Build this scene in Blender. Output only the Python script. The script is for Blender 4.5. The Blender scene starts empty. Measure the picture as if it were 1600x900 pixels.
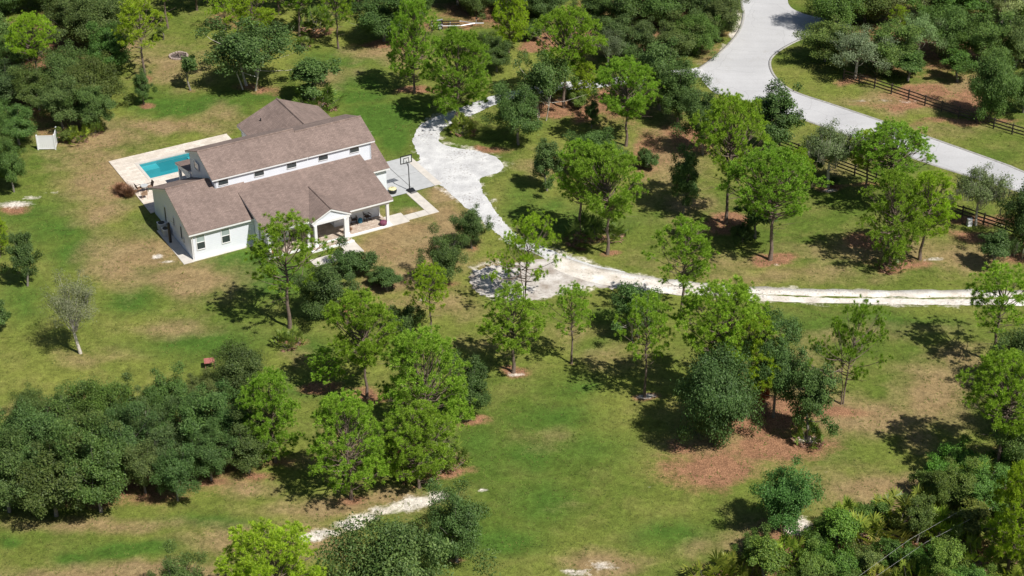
import bpy, bmesh, math, random
import numpy as np
from mathutils import Vector, Matrix
from mathutils.geometry import tessellate_polygon
SC = bpy.context.scene
R = math.radians
# ---------------------------------------------------------------- camera, sky, sun
CAM_H, PITCH, FPX = 83.66, R(31.3), 2700.0          # height above the lawn, tilt below the horizon, focal length
cam = bpy.data.cameras.new('camera'); cam_o = bpy.data.objects.new('camera', cam)
SC.collection.objects.link(cam_o)
cam_o.location = (0, 0, CAM_H); cam_o.rotation_euler = (math.pi/2 - PITCH, 0, 0)
cam.sensor_width = 36; cam.lens = FPX/1600*36; cam.clip_start = 1; cam.clip_end = 6000
SC.camera = cam_o
SUN_EL = 54.0
to_sun = Vector((.74*math.cos(R(SUN_EL))/1.005, -.68*math.cos(R(SUN_EL))/1.005, math.sin(R(SUN_EL)))).normalized()
W = bpy.data.worlds.new('World'); SC.world = W; W.use_nodes = True
nt = W.node_tree; bg = nt.nodes['Background']
sky = nt.nodes.new('ShaderNodeTexSky'); sky.sky_type = 'NISHITA'; sky.sun_disc = False
sky.sun_elevation = R(SUN_EL); sky.sun_rotation = math.atan2(to_sun.x, to_sun.y)
nt.links.new(sky.outputs[0], bg.inputs[0]); bg.inputs[1].default_value = 0.055
sun = bpy.data.lights.new('sun', 'SUN'); sun.energy = 5.0; sun.angle = R(.53); sun.color = (1, .955, .88)
sun_o = bpy.data.objects.new('sun', sun); SC.collection.objects.link(sun_o)
sun_o.rotation_euler = to_sun.to_track_quat('Z', 'Y').to_euler(); sun_o.location = (60, 60, 120)
SC.view_settings.view_transform = 'Standard'; SC.view_settings.look = 'None'
SC.view_settings.exposure = 0.14; SC.view_settings.gamma = 1
SC.cycles.max_bounces = 6; SC.cycles.transparent_max_bounces = 8

# ---------------------------------------------------------------- survey: where things stand on the ground
_fw = np.array([0, math.cos(PITCH), -math.sin(PITCH)]); _up = np.array([0, math.sin(PITCH), math.cos(PITCH)])
def G(x, y, z=0.0):
    d = _fw + np.array([1, 0, 0])*(x-800)/FPX - _up*(y-450)/FPX
    t = (z-CAM_H)/d[2]
    return np.array([d[0]*t, d[1]*t, z])
def depth(p): return (np.array(p)-[0, 0, CAM_H])@_fw
def hgt(bx, by, ty):
    g = G(bx, by); lo, hi = 0., 40.
    for _ in range(40):
        m = (lo+hi)/2; p = np.array([g[0], g[1], m-CAM_H])
        if 450-FPX*(p@_up)/(p@_fw) > ty: lo = m
        else: hi = m
    return lo
TH = R(29.8); HO = np.array([-30.48, 142.73])
def hw(u, v, z=0):   # house grid to world
    return Vector((HO[0]+u*math.cos(TH)+v*math.sin(TH), HO[1]+u*math.sin(TH)-v*math.cos(TH), z))

# ---------------------------------------------------------------- helpers
COL = SC.collection
def tag(o, label=None, cat=None, group=None, kind=None):
    if label: o['label'] = label
    if cat: o['category'] = cat
    if group: o['group'] = group
    if kind: o['kind'] = kind
    return o
def empty(name, loc=(0, 0, 0), rz=0, label=None, cat=None, group=None):
    o = bpy.data.objects.new(name, None); COL.objects.link(o)
    o.location = loc; o.rotation_euler = (0, 0, rz); o.empty_display_size = .3
    return tag(o, label, cat, group)
def link(name, me, parent=None, loc=None, rz=None):
    o = bpy.data.objects.new(name, me); COL.objects.link(o)
    if parent: o.parent = parent
    if loc is not None: o.location = loc
    if rz is not None: o.rotation_euler = (0, 0, rz)
    return o
def npmesh(name, V, Fc, mats, mi=None, smooth=False):
    """V (n,3); Fc (m,k) array of one polygon size"""
    V = np.asarray(V, dtype=np.float32); Fc = np.asarray(Fc, dtype=np.int32); k = Fc.shape[1]
    me = bpy.data.meshes.new(name)
    me.vertices.add(len(V)); me.vertices.foreach_set('co', V.ravel())
    me.loops.add(Fc.size); me.loops.foreach_set('vertex_index', Fc.ravel())
    me.polygons.add(len(Fc)); me.polygons.foreach_set('loop_start', np.arange(0, Fc.size, k, dtype=np.int32))
    me.polygons.foreach_set('loop_total', np.full(len(Fc), k, dtype=np.int32))
    for m in (mats if isinstance(mats, (list, tuple)) else [mats]): me.materials.append(m)
    if mi is not None: me.polygons.foreach_set('material_index', np.asarray(mi, dtype=np.int32))
    if smooth: me.polygons.foreach_set('use_smooth', np.ones(len(Fc), dtype=bool))
    me.update(); me.validate()
    return me
class MB:
    """collects simple solids into ONE mesh"""
    def __init__(s): s.v = []; s.f = []
    def add(s, vs, fs):
        n = len(s.v); s.v += [tuple(p) for p in vs]; s.f += [tuple(i+n for i in f) for f in fs]; return s
    def box(s, x0, y0, z0, x1, y1, z1):
        if x0 > x1: x0, x1 = x1, x0
        if y0 > y1: y0, y1 = y1, y0
        if z0 > z1: z0, z1 = z1, z0
        return s.add([(x0,y0,z0),(x1,y0,z0),(x1,y1,z0),(x0,y1,z0),(x0,y0,z1),(x1,y0,z1),(x1,y1,z1),(x0,y1,z1)],
                     [(0,3,2,1),(4,5,6,7),(0,1,5,4),(1,2,6,5),(2,3,7,6),(3,0,4,7)])
    def tube(s, pts, rad, n=6, cap=True):
        pts = [Vector(p) for p in pts]; k = len(pts)
        if not hasattr(rad, '__len__'): rad = [rad]*k
        base = len(s.v); ref = Vector((0, 0, 1))
        for i, p in enumerate(pts):
            d = (pts[min(i+1, k-1)]-pts[max(i-1, 0)]).normalized()
            a = d.cross(ref if abs(d.z) < .95 else Vector((1, 0, 0))).normalized(); b = d.cross(a)
            for j in range(n):
                t = 2*math.pi*j/n; s.v.append(tuple(p+(a*math.cos(t)+b*math.sin(t))*rad[i]))
        for i in range(k-1):
            for j in range(n):
                s.f.append((base+i*n+j, base+i*n+(j+1) % n, base+(i+1)*n+(j+1) % n, base+(i+1)*n+j))
        if cap:
            s.f.append(tuple(base+j for j in range(n))[::-1]); s.f.append(tuple(base+(k-1)*n+j for j in range(n)))
        return s
    def lathe(s, prof, n=16, c=(0, 0)):
        base = len(s.v)
        for r, z in prof:
            for j in range(n):
                t = 2*math.pi*j/n; s.v.append((c[0]+r*math.cos(t), c[1]+r*math.sin(t), z))
        for i in range(len(prof)-1):
            for j in range(n):
                s.f.append((base+i*n+j, base+i*n+(j+1) % n, base+(i+1)*n+(j+1) % n, base+(i+1)*n+j))
        s.f.append(tuple(base+j for j in range(n))[::-1]); s.f.append(tuple(base+(len(prof)-1)*n+j for j in range(n)))
        return s
    def slab(s, top, t):
        """polygon given by its top corners, thickened straight down by t"""
        n = len(top); b = len(s.v)
        s.v += [tuple(p) for p in top]+[(p[0], p[1], p[2]-t) for p in top]
        s.f.append(tuple(range(b, b+n))); s.f.append(tuple(range(b+2*n-1, b+n-1, -1)))
        for i in range(n):
            j = (i+1) % n; s.f.append((b+i, b+n+i, b+n+j, b+j))
        return s
    def mesh(s, name, mat):
        me = bpy.data.meshes.new(name); me.from_pydata(s.v, [], s.f); me.materials.append(mat)
        bm = bmesh.new(); bm.from_mesh(me); bmesh.ops.recalc_face_normals(bm, faces=bm.faces); bm.to_mesh(me); bm.free()
        return me
    def build(s, name, mat, parent=None, bevel=0, smooth=False):
        me = s.mesh(name, mat)
        if bevel:
            bm = bmesh.new(); bm.from_mesh(me)
            bmesh.ops.bevel(bm, geom=list(bm.edges), offset=bevel, segments=1, affect='EDGES'); bm.to_mesh(me); bm.free()
        if smooth:
            for p in me.polygons: p.use_smooth = True
        return link(name, me, parent)
def copy_tree(o, parent=None):
    c = o.copy(); COL.objects.link(c); c.parent = parent
    for ch in o.children: copy_tree(ch, c)
    return c

# ---------------------------------------------------------------- materials
def mat(name):
    m = bpy.data.materials.new(name); m.use_nodes = True
    return m, m.node_tree, m.node_tree.nodes['Principled BSDF']
def N(nt, typ, **kw):
    n = nt.nodes.new(typ)
    for k, v in kw.items():
        if k in ('op',): n.operation = v
        elif hasattr(n, k) and not k.startswith('i_'): setattr(n, k, v)
    return n
def noise(nt, scale, detail=4, rough=.6, co=None, dist=0):
    n = nt.nodes.new('ShaderNodeTexNoise'); n.inputs['Scale'].default_value = scale
    n.inputs['Detail'].default_value = detail; n.inputs['Roughness'].default_value = rough
    n.inputs['Distortion'].default_value = dist
    if co is not None: nt.links.new(co, n.inputs['Vector'])
    return n.outputs['Fac']
def ramp(nt, fac, stops):
    r = nt.nodes.new('ShaderNodeValToRGB'); e = r.color_ramp.elements
    while len(e) < len(stops): e.new(.5)
    for el, (p, c) in zip(e, stops):
        el.position = p; el.color = (c, c, c, 1) if isinstance(c, (int, float)) else (*c, 1)
    nt.links.new(fac, r.inputs[0]); return r.outputs[0]
def mixc(nt, fac, a, b, mode='MIX'):
    m = nt.nodes.new('ShaderNodeMix'); m.data_type = 'RGBA'; m.blend_type = mode
    for sock, val in ((m.inputs[0], fac), (m.inputs[6], a), (m.inputs[7], b)):
        if isinstance(val, (int, float)): sock.default_value = val
        elif isinstance(val, tuple): sock.default_value = (*val, 1)
        else: nt.links.new(val, sock)
    return m.outputs[2]
def math_(nt, op, a, b=0.0, c=0.0):
    m = nt.nodes.new('ShaderNodeMath'); m.operation = op
    for i, val in enumerate((a, b, c)):
        if isinstance(val, (int, float)): m.inputs[i].default_value = val
        else: nt.links.new(val, m.inputs[i])
    return m.outputs[0]
def bump(nt, p, h, strength=.3, dist=.05):
    b = nt.nodes.new('ShaderNodeBump'); b.inputs['Strength'].default_value = strength; b.inputs['Distance'].default_value = dist
    nt.links.new(h, b.inputs['Height']); nt.links.new(b.outputs[0], p.inputs['Normal'])
def geo(nt): return nt.nodes.new('ShaderNodeNewGeometry')
def objco(nt): return nt.nodes.new('ShaderNodeTexCoord').outputs['Object']
def plain(name, col, rough=.6, var=.12, scale=3., metal=0, bmp=0):
    m, t, p = mat(name); co = objco(t)
    n = noise(t, scale, 5, .6, co)
    c2 = tuple(max(0, c*(1-var*2)) for c in col); c1 = tuple(min(1, c*(1+var)) for c in col)
    t.links.new(ramp(t, n, [(.3, c2), (.7, c1)]), p.inputs['Base Color'])
    p.inputs['Roughness'].default_value = rough; p.inputs['Metallic'].default_value = metal
    if bmp: bump(t, p, noise(t, scale*6, 3, .6, co), bmp, .02)
    return m
M = {}
def leafmat(name, col, col2, trans=.35, rough=.55):
    """colour varies leaf by leaf; obj.color tints the individual plant"""
    m, t, p = mat(name); g = geo(t); oi = t.nodes.new('ShaderNodeObjectInfo')
    c = mixc(t, g.outputs['Random Per Island'], col, col2)
    c = mixc(t, 1.0, c, oi.outputs['Color'], 'MULTIPLY')
    n = noise(t, .9, 2, .5, objco(t))
    c = mixc(t, 1.0, c, ramp(t, n, [(.3, .72), (.7, 1.22)]), 'MULTIPLY')
    t.links.new(c, p.inputs['Base Color']); p.inputs['Roughness'].default_value = rough
    p.inputs['Specular IOR Level'].default_value = .35
    tr = t.nodes.new('ShaderNodeBsdfTranslucent')
    c3 = mixc(t, 1.0, c, (1.25, 1.25, .6), 'MULTIPLY'); t.links.new(c3, tr.inputs[0])
    mx = t.nodes.new('ShaderNodeMixShader'); mx.inputs[0].default_value = trans
    t.links.new(p.outputs[0], mx.inputs[1]); t.links.new(tr.outputs[0], mx.inputs[2])
    t.links.new(mx.outputs[0], t.nodes['Material Output'].inputs[0]); return m
M['needle'] = leafmat('pine_needles', (.14, .27, .022), (.36, .54, .055), .32)
M['oakleaf'] = leafmat('oak_leaves', (.052, .108, .022), (.165, .245, .062), .25, .58)
M['greyleaf'] = leafmat('grey_leaves', (.13, .17, .07), (.30, .33, .20), .25)
M['fan'] = leafmat('palmetto_fronds', (.09, .16, .03), (.26, .34, .07), .3, .45)
M['deadfan'] = leafmat('dead_fronds', (.22, .12, .08), (.52, .33, .24), .2)
M['brownblade'] = leafmat('brown_blades', (.17, .085, .05), (.50, .29, .18), .25)
M['moss'] = leafmat('spanish_moss', (.20, .20, .15), (.42, .42, .34), .2)
M['redleaf'] = leafmat('red_leaves', (.26, .06, .03), (.42, .13, .07), .3)
def barkmat(name, a, b, sc=6):
    m, t, p = mat(name); co = objco(t); n = noise(t, sc, 6, .7, co, 1.)
    t.links.new(ramp(t, n, [(.3, a), (.7, b)]), p.inputs['Base Color']); p.inputs['Roughness'].default_value = .9
    bump(t, p, noise(t, sc*3, 4, .7, co), .6, .03); return m
M['bark'] = barkmat('pine_bark', (.08, .06, .048), (.27, .20, .16))
M['oakbark'] = barkmat('oak_bark', (.11, .10, .085), (.30, .27, .235))
M['palebark'] = barkmat('pale_bark', (.42, .38, .33), (.75, .70, .63))

def ground_mat():
    m, t, p = mat('lawn'); co = objco(t); L = t.links
    big = noise(t, .05, 4, .55, co, .4); mid = noise(t, .35, 5, .6, co, .3); fine = noise(t, 2.6, 7, .82, co); grit = noise(t, 9., 4, .7, co)
    c = mixc(t, ramp(t, big, [(.38, 0.), (.62, 1.)]), (.102, .150, .025), (.195, .216, .046))
    c = mixc(t, ramp(t, mid, [(.46, 0.), (.70, .5)]), c, (.235, .215, .070))
    def at(n):
        a = t.nodes.new('ShaderNodeAttribute'); a.attribute_name = n; return a.outputs['Fac']
    def msk(a, lo, hi, k=.55):
        s = math_(t, 'ADD', math_(t, 'MULTIPLY', math_(t, 'SUBTRACT', mid, .5), k*2), math_(t, 'MULTIPLY', math_(t, 'SUBTRACT', fine, .5), k*1.6))
        gate = math_(t, 'MINIMUM', math_(t, 'MULTIPLY', a, 4.), 1.)
        s = math_(t, 'MULTIPLY', s, gate)
        return ramp(t, math_(t, 'ADD', a, s), [(lo, 0.), (hi, 1.)])
    c = mixc(t, msk(at('lush'), .10, .75, .35), c, (.075, .145, .022))
    dryc = mixc(t, mid, (.255, .165, .080), (.33, .26, .13))
    c = mixc(t, msk(at('dry'), .11, .80, .40), c, dryc)
    mulc = mixc(t, ramp(t, grit, [(.3, 0.), (.7, 1.)]), (.17, .080, .045), (.42, .235, .135))
    c = mixc(t, msk(at('mulch'), .3, .7, .45), c, mulc)
    sanc = mixc(t, mid, (.56, .49, .40), (.80, .76, .70))
    c = mixc(t, msk(at('sand'), .42, .85, .75), c, sanc)
    c = mixc(t, 1., c, ramp(t, noise(t, .9, 5, .7, co, .6), [(.32, .74), (.68, 1.22)]), 'MULTIPLY')
    c = mixc(t, 1., c, ramp(t, fine, [(.26, .46), (.5, 1.), (.74, 1.5)]), 'MULTIPLY')
    c = mixc(t, 1., c, ramp(t, grit, [(.3, .72), (.7, 1.26)]), 'MULTIPLY')
    L.new(c, p.inputs['Base Color']); p.inputs['Roughness'].default_value = .95; p.inputs['Specular IOR Level'].default_value = .1
    bump(t, p, math_(t, 'ADD', fine, math_(t, 'MULTIPLY', grit, .6)), .8, .12)
    return m
M['lawn'] = ground_mat()
def gravel_mat(name, a, b, spots):
    m, t, p = mat(name); co = objco(t)
    n1 = noise(t, .6, 4, .6, co); n2 = noise(t, 7, 5, .8, co)
    c = mixc(t, ramp(t, n1, [(.35, 0.), (.65, 1.)]), a, b)
    c = mixc(t, 1., c, ramp(t, n2, [(.25, .62), (.5, 1.), (.7, 1.12)]), 'MULTIPLY')
    if spots:
        s1 = noise(t, .28, 3, .6, co); s2 = noise(t, 3.6, 4, .7, co, .3)
        k = math_(t, 'MULTIPLY', ramp(t, s1, [(.46, .05), (.60, 1.)]), ramp(t, s2, [(.56, 0.), (.60, 1.)]))
        c = mixc(t, math_(t, 'MULTIPLY', k, .85), c, (.20, .17, .15))
    t.links.new(c, p.inputs['Base Color']); p.inputs['Roughness'].default_value = .95
    bump(t, p, n2, .6, .04); return m
M['gravel'] = gravel_mat('white_gravel', (.48, .48, .49), (.66, .66, .66), True)
M['track'] = gravel_mat('white_shell_track', (.58, .52, .45), (.82, .79, .75), True); M['turnout'] = gravel_mat('scuffed_gravel', (.33, .28, .24), (.66, .63, .60), True)
def road_mat():
    m, t, p = mat('pale_road'); co = objco(t)
    c = ramp(t, noise(t, .12, 5, .6, co, .5), [(.3, (.43, .43, .44)), (.7, (.54, .54, .55))])
    c = mixc(t, 1., c, ramp(t, noise(t, 5, 5, .8, co), [(.3, .88), (.7, 1.08)]), 'MULTIPLY')
    w = t.nodes.new('ShaderNodeTexNoise'); mp = t.nodes.new('ShaderNodeMapping'); t.links.new(co, mp.inputs[0])
    mp.inputs['Rotation'].default_value = (0, 0, R(24)); mp.inputs['Scale'].default_value = (.03, .9, 1)
    t.links.new(mp.outputs[0], w.inputs['Vector']); w.inputs['Scale'].default_value = 1.5; w.inputs['Detail'].default_value = 3
    c = mixc(t, 1., c, ramp(t, w.outputs[0], [(.35, .975), (.6, 1.015)]), 'MULTIPLY')
    vo = t.nodes.new('ShaderNodeTexVoronoi'); vo.feature = 'DISTANCE_TO_EDGE'; vo.inputs['Scale'].default_value = .16; dd = t.nodes.new('ShaderNodeVectorMath'); dd.operation = 'ADD'; t.links.new(co, dd.inputs[0]); nz = t.nodes.new('ShaderNodeTexNoise'); nz.inputs['Scale'].default_value = .6; t.links.new(co, nz.inputs['Vector']); t.links.new(nz.outputs['Color'], dd.inputs[1]); t.links.new(dd.outputs[0], vo.inputs['Vector'])
    c = mixc(t, 1., c, ramp(t, vo.outputs['Distance'], [(.0, .80), (.008, 1.)]), 'MULTIPLY')
    c = mixc(t, ramp(t, noise(t, .35, 6, .7, co, .8), [(.58, 0.), (.70, .35)]), c, (.34, .32, .29))
    t.links.new(c, p.inputs['Base Color']); p.inputs['Roughness'].default_value = .9
    bump(t, p, noise(t, 14, 3, .7, co), .3, .02); return m
M['road'] = road_mat()
def roof_mat():
    m, t, p = mat('shingles'); co = objco(t)
    br = t.nodes.new('ShaderNodeTexBrick'); t.links.new(co, br.inputs['Vector'])
    br.inputs['Scale'].default_value = 1.0; br.inputs['Brick Width'].default_value = .33; br.inputs['Row Height'].default_value = .15
    br.inputs['Mortar Size'].default_value = .012; br.inputs['Color1'].default_value = (.205, .150, .128, 1)
    br.inputs['Color2'].default_value = (.27, .20, .172, 1); br.inputs['Mortar'].default_value = (.15, .11, .10, 1); br.offset = .5
    c = mixc(t, 1., br.outputs[0], ramp(t, noise(t, .5, 4, .6, co), [(.3, .88), (.7, 1.12)]), 'MULTIPLY')
    mp = t.nodes.new('ShaderNodeMapping'); t.links.new(co, mp.inputs[0]); mp.inputs['Scale'].default_value = (1.6, .22, 1)
    st = noise(t, 1.6, 4, .65, mp.outputs[0])
    c = mixc(t, 1., c, ramp(t, st, [(.3, .86), (.7, 1.1)]), 'MULTIPLY')
    c = mixc(t, 1., c, ramp(t, noise(t, 11, 5, .85, co), [(.3, .72), (.7, 1.26)]), 'MULTIPLY')
    t.links.new(c, p.inputs['Base Color']); p.inputs['Roughness'].default_value = .92
    bump(t, p, br.outputs['Fac'], -.4, .02); return m
M['shingle'] = roof_mat()
def siding_mat():
    m, t, p = mat('white_siding'); co = objco(t)
    c = ramp(t, noise(t, .8, 4, .6, co), [(.3, (.76, .80, .88)), (.7, (.82, .85, .92))])
    sx = t.nodes.new('ShaderNodeSeparateXYZ'); t.links.new(co, sx.inputs[0])
    f = math_(t, 'FRACT', math_(t, 'MULTIPLY', sx.outputs['Z'], 5.))
    c = mixc(t, 1., c, ramp(t, f, [(0., .82), (.12, 1.)]), 'MULTIPLY')
    t.links.new(c, p.inputs['Base Color']); p.inputs['Roughness'].default_value = .6
    bump(t, p, f, .35, .02); return m
M['siding'] = siding_mat()
M['trim'] = plain('white_trim', (.84, .84, .85), .45, .03)
def glass_mat(name, col):
    m, t, p = mat(name); t.links.new(ramp(t, noise(t, .7, 2, .5, objco(t)), [(.3, col), (.7, tuple(c*1.5 for c in col))]), p.inputs['Base Color'])
    p.inputs['Roughness'].default_value = .06; p.inputs['Specular IOR Level'].default_value = .8; return m
M['glass'] = glass_mat('dark_window_glass', (.035, .045, .05))
M['blind'] = glass_mat('blind_behind_glass', (.30, .36, .36))
def paver_mat(name, a, b, w=.45, h=.3, sp=.8):
    m, t, p = mat(name); co = objco(t)
    br = t.nodes.new('ShaderNodeTexBrick'); t.links.new(co, br.inputs['Vector']); br.inputs['Scale'].default_value = 1
    br.inputs['Brick Width'].default_value = w; br.inputs['Row Height'].default_value = h; br.inputs['Mortar Size'].default_value = .012
    br.inputs['Color1'].default_value = (*a, 1); br.inputs['Color2'].default_value = (*b, 1); br.inputs['Mortar'].default_value = (*[x*sp for x in a], 1)
    c = mixc(t, 1., br.outputs[0], ramp(t, noise(t, 1.1, 5, .65, co), [(.3, .88), (.7, 1.08)]), 'MULTIPLY')
    t.links.new(c, p.inputs['Base Color']); p.inputs['Roughness'].default_value = .8
    bump(t, p, br.outputs['Fac'], -.3, .01); return m
M['deck'] = paver_mat('deck_pavers', (.60, .53, .45), (.74, .67, .59), .6, .4)
M['porchpaver'] = paver_mat('porch_pavers', (.40, .31, .25), (.58, .50, .42), .3, .22)
M['concrete'] = plain('pad_concrete', (.45, .46, .47), .85, .06, 1.5, 0, .2)
M['pathcon'] = plain('walk_concrete', (.60, .56, .51), .85, .07, 1.5, 0, .2)
M['joint'] = plain('joint_filler', (.12, .12, .12), .9)
M['plaster'] = plain('pool_plaster', (.09, .33, .37), .6, .05, .8)
M['plasterlight'] = plain('pool_ledge_plaster', (.16, .46, .50), .6, .05, .8)
def water_mat():
    m, t, p = mat('pool_water'); nd = t.nodes; nd.remove(p)
    tr = nd.new('ShaderNodeBsdfTransparent'); tr.inputs[0].default_value = (.55, .90, .93, 1)
    gl = nd.new('ShaderNodeBsdfGlossy'); gl.inputs['Roughness'].default_value = .02
    fr = nd.new('ShaderNodeFresnel'); fr.inputs[0].default_value = 1.33
    b = nd.new('ShaderNodeBump'); b.inputs['Strength'].default_value = .15; b.inputs['Distance'].default_value = .05
    t.links.new(noise(t, 3., 3, .5, objco(t), 1.), b.inputs['Height']); t.links.new(b.outputs[0], gl.inputs['Normal']); t.links.new(b.outputs[0], fr.inputs['Normal'])
    mx = nd.new('ShaderNodeMixShader'); t.links.new(fr.outputs[0], mx.inputs[0]); t.links.new(tr.outputs[0], mx.inputs[1]); t.links.new(gl.outputs[0], mx.inputs[2])
    t.links.new(mx.outputs[0], nd['Material Output'].inputs[0]); return m
M['water'] = water_mat()
M['black'] = plain('black_metal', (.02, .021, .024), .4, .1)
M['fencewood'] = plain('dark_fence_wood', (.085, .066, .054), .8, .25, 4, 0, .3)
M['vinyl'] = plain('white_vinyl', (.82, .83, .86), .4, .03)
M['alu'] = plain('galvanised_steel', (.55, .56, .58), .45, .1, 4, .4)
M['rubber'] = plain('tyre_rubber', (.03, .03, .03), .8)
M['stone'] = plain('pale_ring_stone', (.40, .32, .28), .9, .2, 3, 0, .4)
M['ash'] = plain('ash', (.10, .08, .07), .95, .2)
M['wood'] = plain('dark_chair_wood', (.05, .03, .022), .6, .2)
M['tan'] = plain('tan_wicker', (.50, .33, .22), .8, .2)
M['blue'] = plain('blue_glaze', (.02, .22, .40), .25, .1)
M['maroon'] = plain('maroon_fabric', (.20, .05, .10), .7, .15)
M['yellow'] = plain('pale_yellow_lid', (.72, .66, .38), .6, .1)
M['redpaint'] = plain('faded_red_paint', (.42, .15, .13), .6, .15)
M['terracotta'] = plain('clay_pot', (.45, .24, .10), .7, .15)
M['greystone'] = plain('grey_cast_stone', (.38, .38, .38), .9, .15)
M['acgrey'] = plain('ac_grey_metal', (.50, .52, .53), .5, .08)
M['polewood'] = plain('pole_wood', (.22, .17, .13), .9, .2)

# ---------------------------------------------------------------- ground sheet with its worn and lush patches
# (x, y, rx, ry) in survey units, weight
DRY = [(140,215,75,22,.8),(180,285,75,34,.8),(150,250,60,25,.6),(160,330,45,22,.7),(235,395,75,30,.8),(300,440,70,24,.85),(190,410,50,40,.7),(150,400,30,40,.5),
 (265,195,95,14,.75),(350,180,30,14,.5),(640,385,75,42,.95),(700,345,35,28,.9),(620,440,55,18,.8),(690,305,30,16,.8),(640,330,14,10,.7),(600,372,40,12,.6),
 (270,105,55,28,.6),(200,75,25,16,.8),(600,85,55,12,.7),(520,120,40,14,.5),(770,420,35,20,.6),(860,250,30,20,.4),(1040,240,50,50,.7),(1080,320,50,22,.6),(1120,410,110,12,.5),
 (1230,430,150,12,.5),(1380,395,150,22,.6),(1520,400,90,22,.65),(1310,260,40,22,.4),(1140,690,100,45,.6),(1330,650,110,30,.8),(1460,620,60,50,.75),(1500,560,50,25,.6),
 (1400,770,110,22,.85),(1300,760,50,60,.3),(1440,690,30,20,.5),(1240,600,80,50,.5),(940,880,55,18,.9),(850,690,60,20,.3),(60,640,70,14,.6),(140,560,60,14,.4),(270,510,60,16,.55),
 (150,820,150,12,.6),(200,895,190,14,.8),(430,845,110,26,.85),(520,795,100,16,.75),(620,785,60,14,.8),(380,760,50,12,.6),(480,720,40,12,.4),(700,480,60,20,.5),(760,540,40,16,.4),
 (880,520,60,18,.35),(960,560,60,20,.4),(1300,520,200,14,.35),(1450,205,150,10,.35),(1420,160,90,14,.7),(1500,140,60,20,.7),(1120,90,30,14,.7),(1560,300,40,10,.3),(880,790,40,12,.25),
 (1180,850,60,30,.5),(640,470,50,14,.5),(560,690,50,30,.5),(480,560,50,16,.3),(830,260,30,14,.5),(1100,860,40,14,.4)]
LUSH = [(865,655,70,22,.6),(900,610,45,22,.5),(920,700,70,30,.45),(830,710,50,22,.7),(850,780,50,34,.6),(780,840,60,20,.7),(1060,840,60,20,.6),(1040,670,40,14,.3),(310,535,90,26,.7),
 (215,420,26,10,.8),(200,470,40,16,.7),(200,860,70,12,.8),(330,815,70,12,.75),(110,870,25,10,.8),(120,390,40,26,.7),(50,330,60,26,.5),(90,360,60,30,.6),(40,470,40,40,.5),(230,360,30,20,.5),
 (200,315,30,14,.6),(290,165,90,12,.8),(180,200,50,10,.6),(400,150,60,14,.5),(560,130,60,22,.6),(590,185,60,26,.8),(620,215,30,26,.8),(540,95,60,14,.6),(560,150,60,14,.7),(640,275,30,8,.9),
 (640,320,26,12,.45),(420,430,60,24,.9),(380,410,50,14,.9),(500,540,80,16,.5),(480,610,60,20,.5),(740,690,30,30,.5),(760,720,40,40,.4),(900,350,90,26,.5),(850,330,40,16,.5),(1380,510,110,14,.6),
 (1250,500,60,12,.4),(1330,230,30,10,.4),(1280,170,80,10,.3),(950,490,60,10,.5),(930,540,40,14,.4),(650,355,24,7,.6),(1290,710,50,26,.3),(820,320,30,40,.5),(1420,260,40,12,.5),(520,720,30,10,.3),(20,845,20,10,.7)]
MULCH = [(648,143,28,6,.9),(640,75,26,6,.6),(713,190,30,8,.6),(865,172,46,14,1.),(905,180,22,14,.8),(845,60,34,16,.9),(1012,240,36,42,.55),(1060,230,20,20,.5),(1130,352,30,13,1.),(1203,408,28,11,1.),
 (1352,375,26,12,.95),(1405,412,52,12,.85),(1388,418,24,8,.9),(1296,292,22,6,.9),(950,398,18,5,.7),(915,375,34,10,.8),(893,568,12,4,.5),(1007,618,20,6,.8),(802,583,24,8,.95),(573,620,40,10,.8),
 (500,608,26,9,.95),(453,535,26,6,.85),(680,735,60,10,.85),(650,715,60,24,.8),(552,785,28,9,.7),(655,762,14,4,.4),(1150,640,50,26,.6),(1200,697,100,28,.74),(1110,733,74,36,.72),(1200,650,60,30,.9),(1300,645,50,12,.7),
 (1262,686,36,8,.7),(1060,700,20,14,.6),(1240,830,50,22,.85),(1210,845,30,20,.7),(130,552,8,3,.5),(715,878,20,6,.6),(120,770,110,22,.7),(250,775,70,14,.55),(330,755,50,10,.6),(400,742,30,8,.6),
 (200,740,160,40,.7),(300,700,120,40,.7),(60,740,90,40,.7),(1340,125,30,12,.6),(1440,150,60,18,.7),(1420,165,80,7,.6),(1510,190,90,7,.6),(1520,160,50,20,.7),(1260,246,60,4,.6),(1380,290,60,4,.6),(1520,345,70,10,.8),
 (1530,372,70,8,.6),(600,68,40,9,.8),(490,48,36,5,.7),(370,30,60,14,.5),(395,138,40,8,.6),(228,165,12,4,.8),(300,143,8,3,.4),(225,120,14,7,.8),(770,235,26,8,.6),(755,232,14,5,.7),(20,325,26,8,.7),
 (75,110,70,90,.7),(1450,60,160,60,.6),(1000,40,130,50,.7),(750,20,80,20,.6),(950,165,60,30,.6),(1080,210,40,30,.7),(1000,330,10,6,.2),(695,448,20,6,.5),(738,387,16,5,.5),(530,480,50,16,.6),(600,450,30,10,.5),
 (1150,95,8,30,.6),(200,295,22,12,.9),(735,650,30,10,.7),(992,527,14,5,.5),(900,270,60,20,.4),(1580,760,80,60,.7),(1400,870,160,30,.7),(1150,890,60,20,.6),(430,720,30,8,.6),(1590,400,40,20,.7),(720,40,60,10,.6)]
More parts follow.
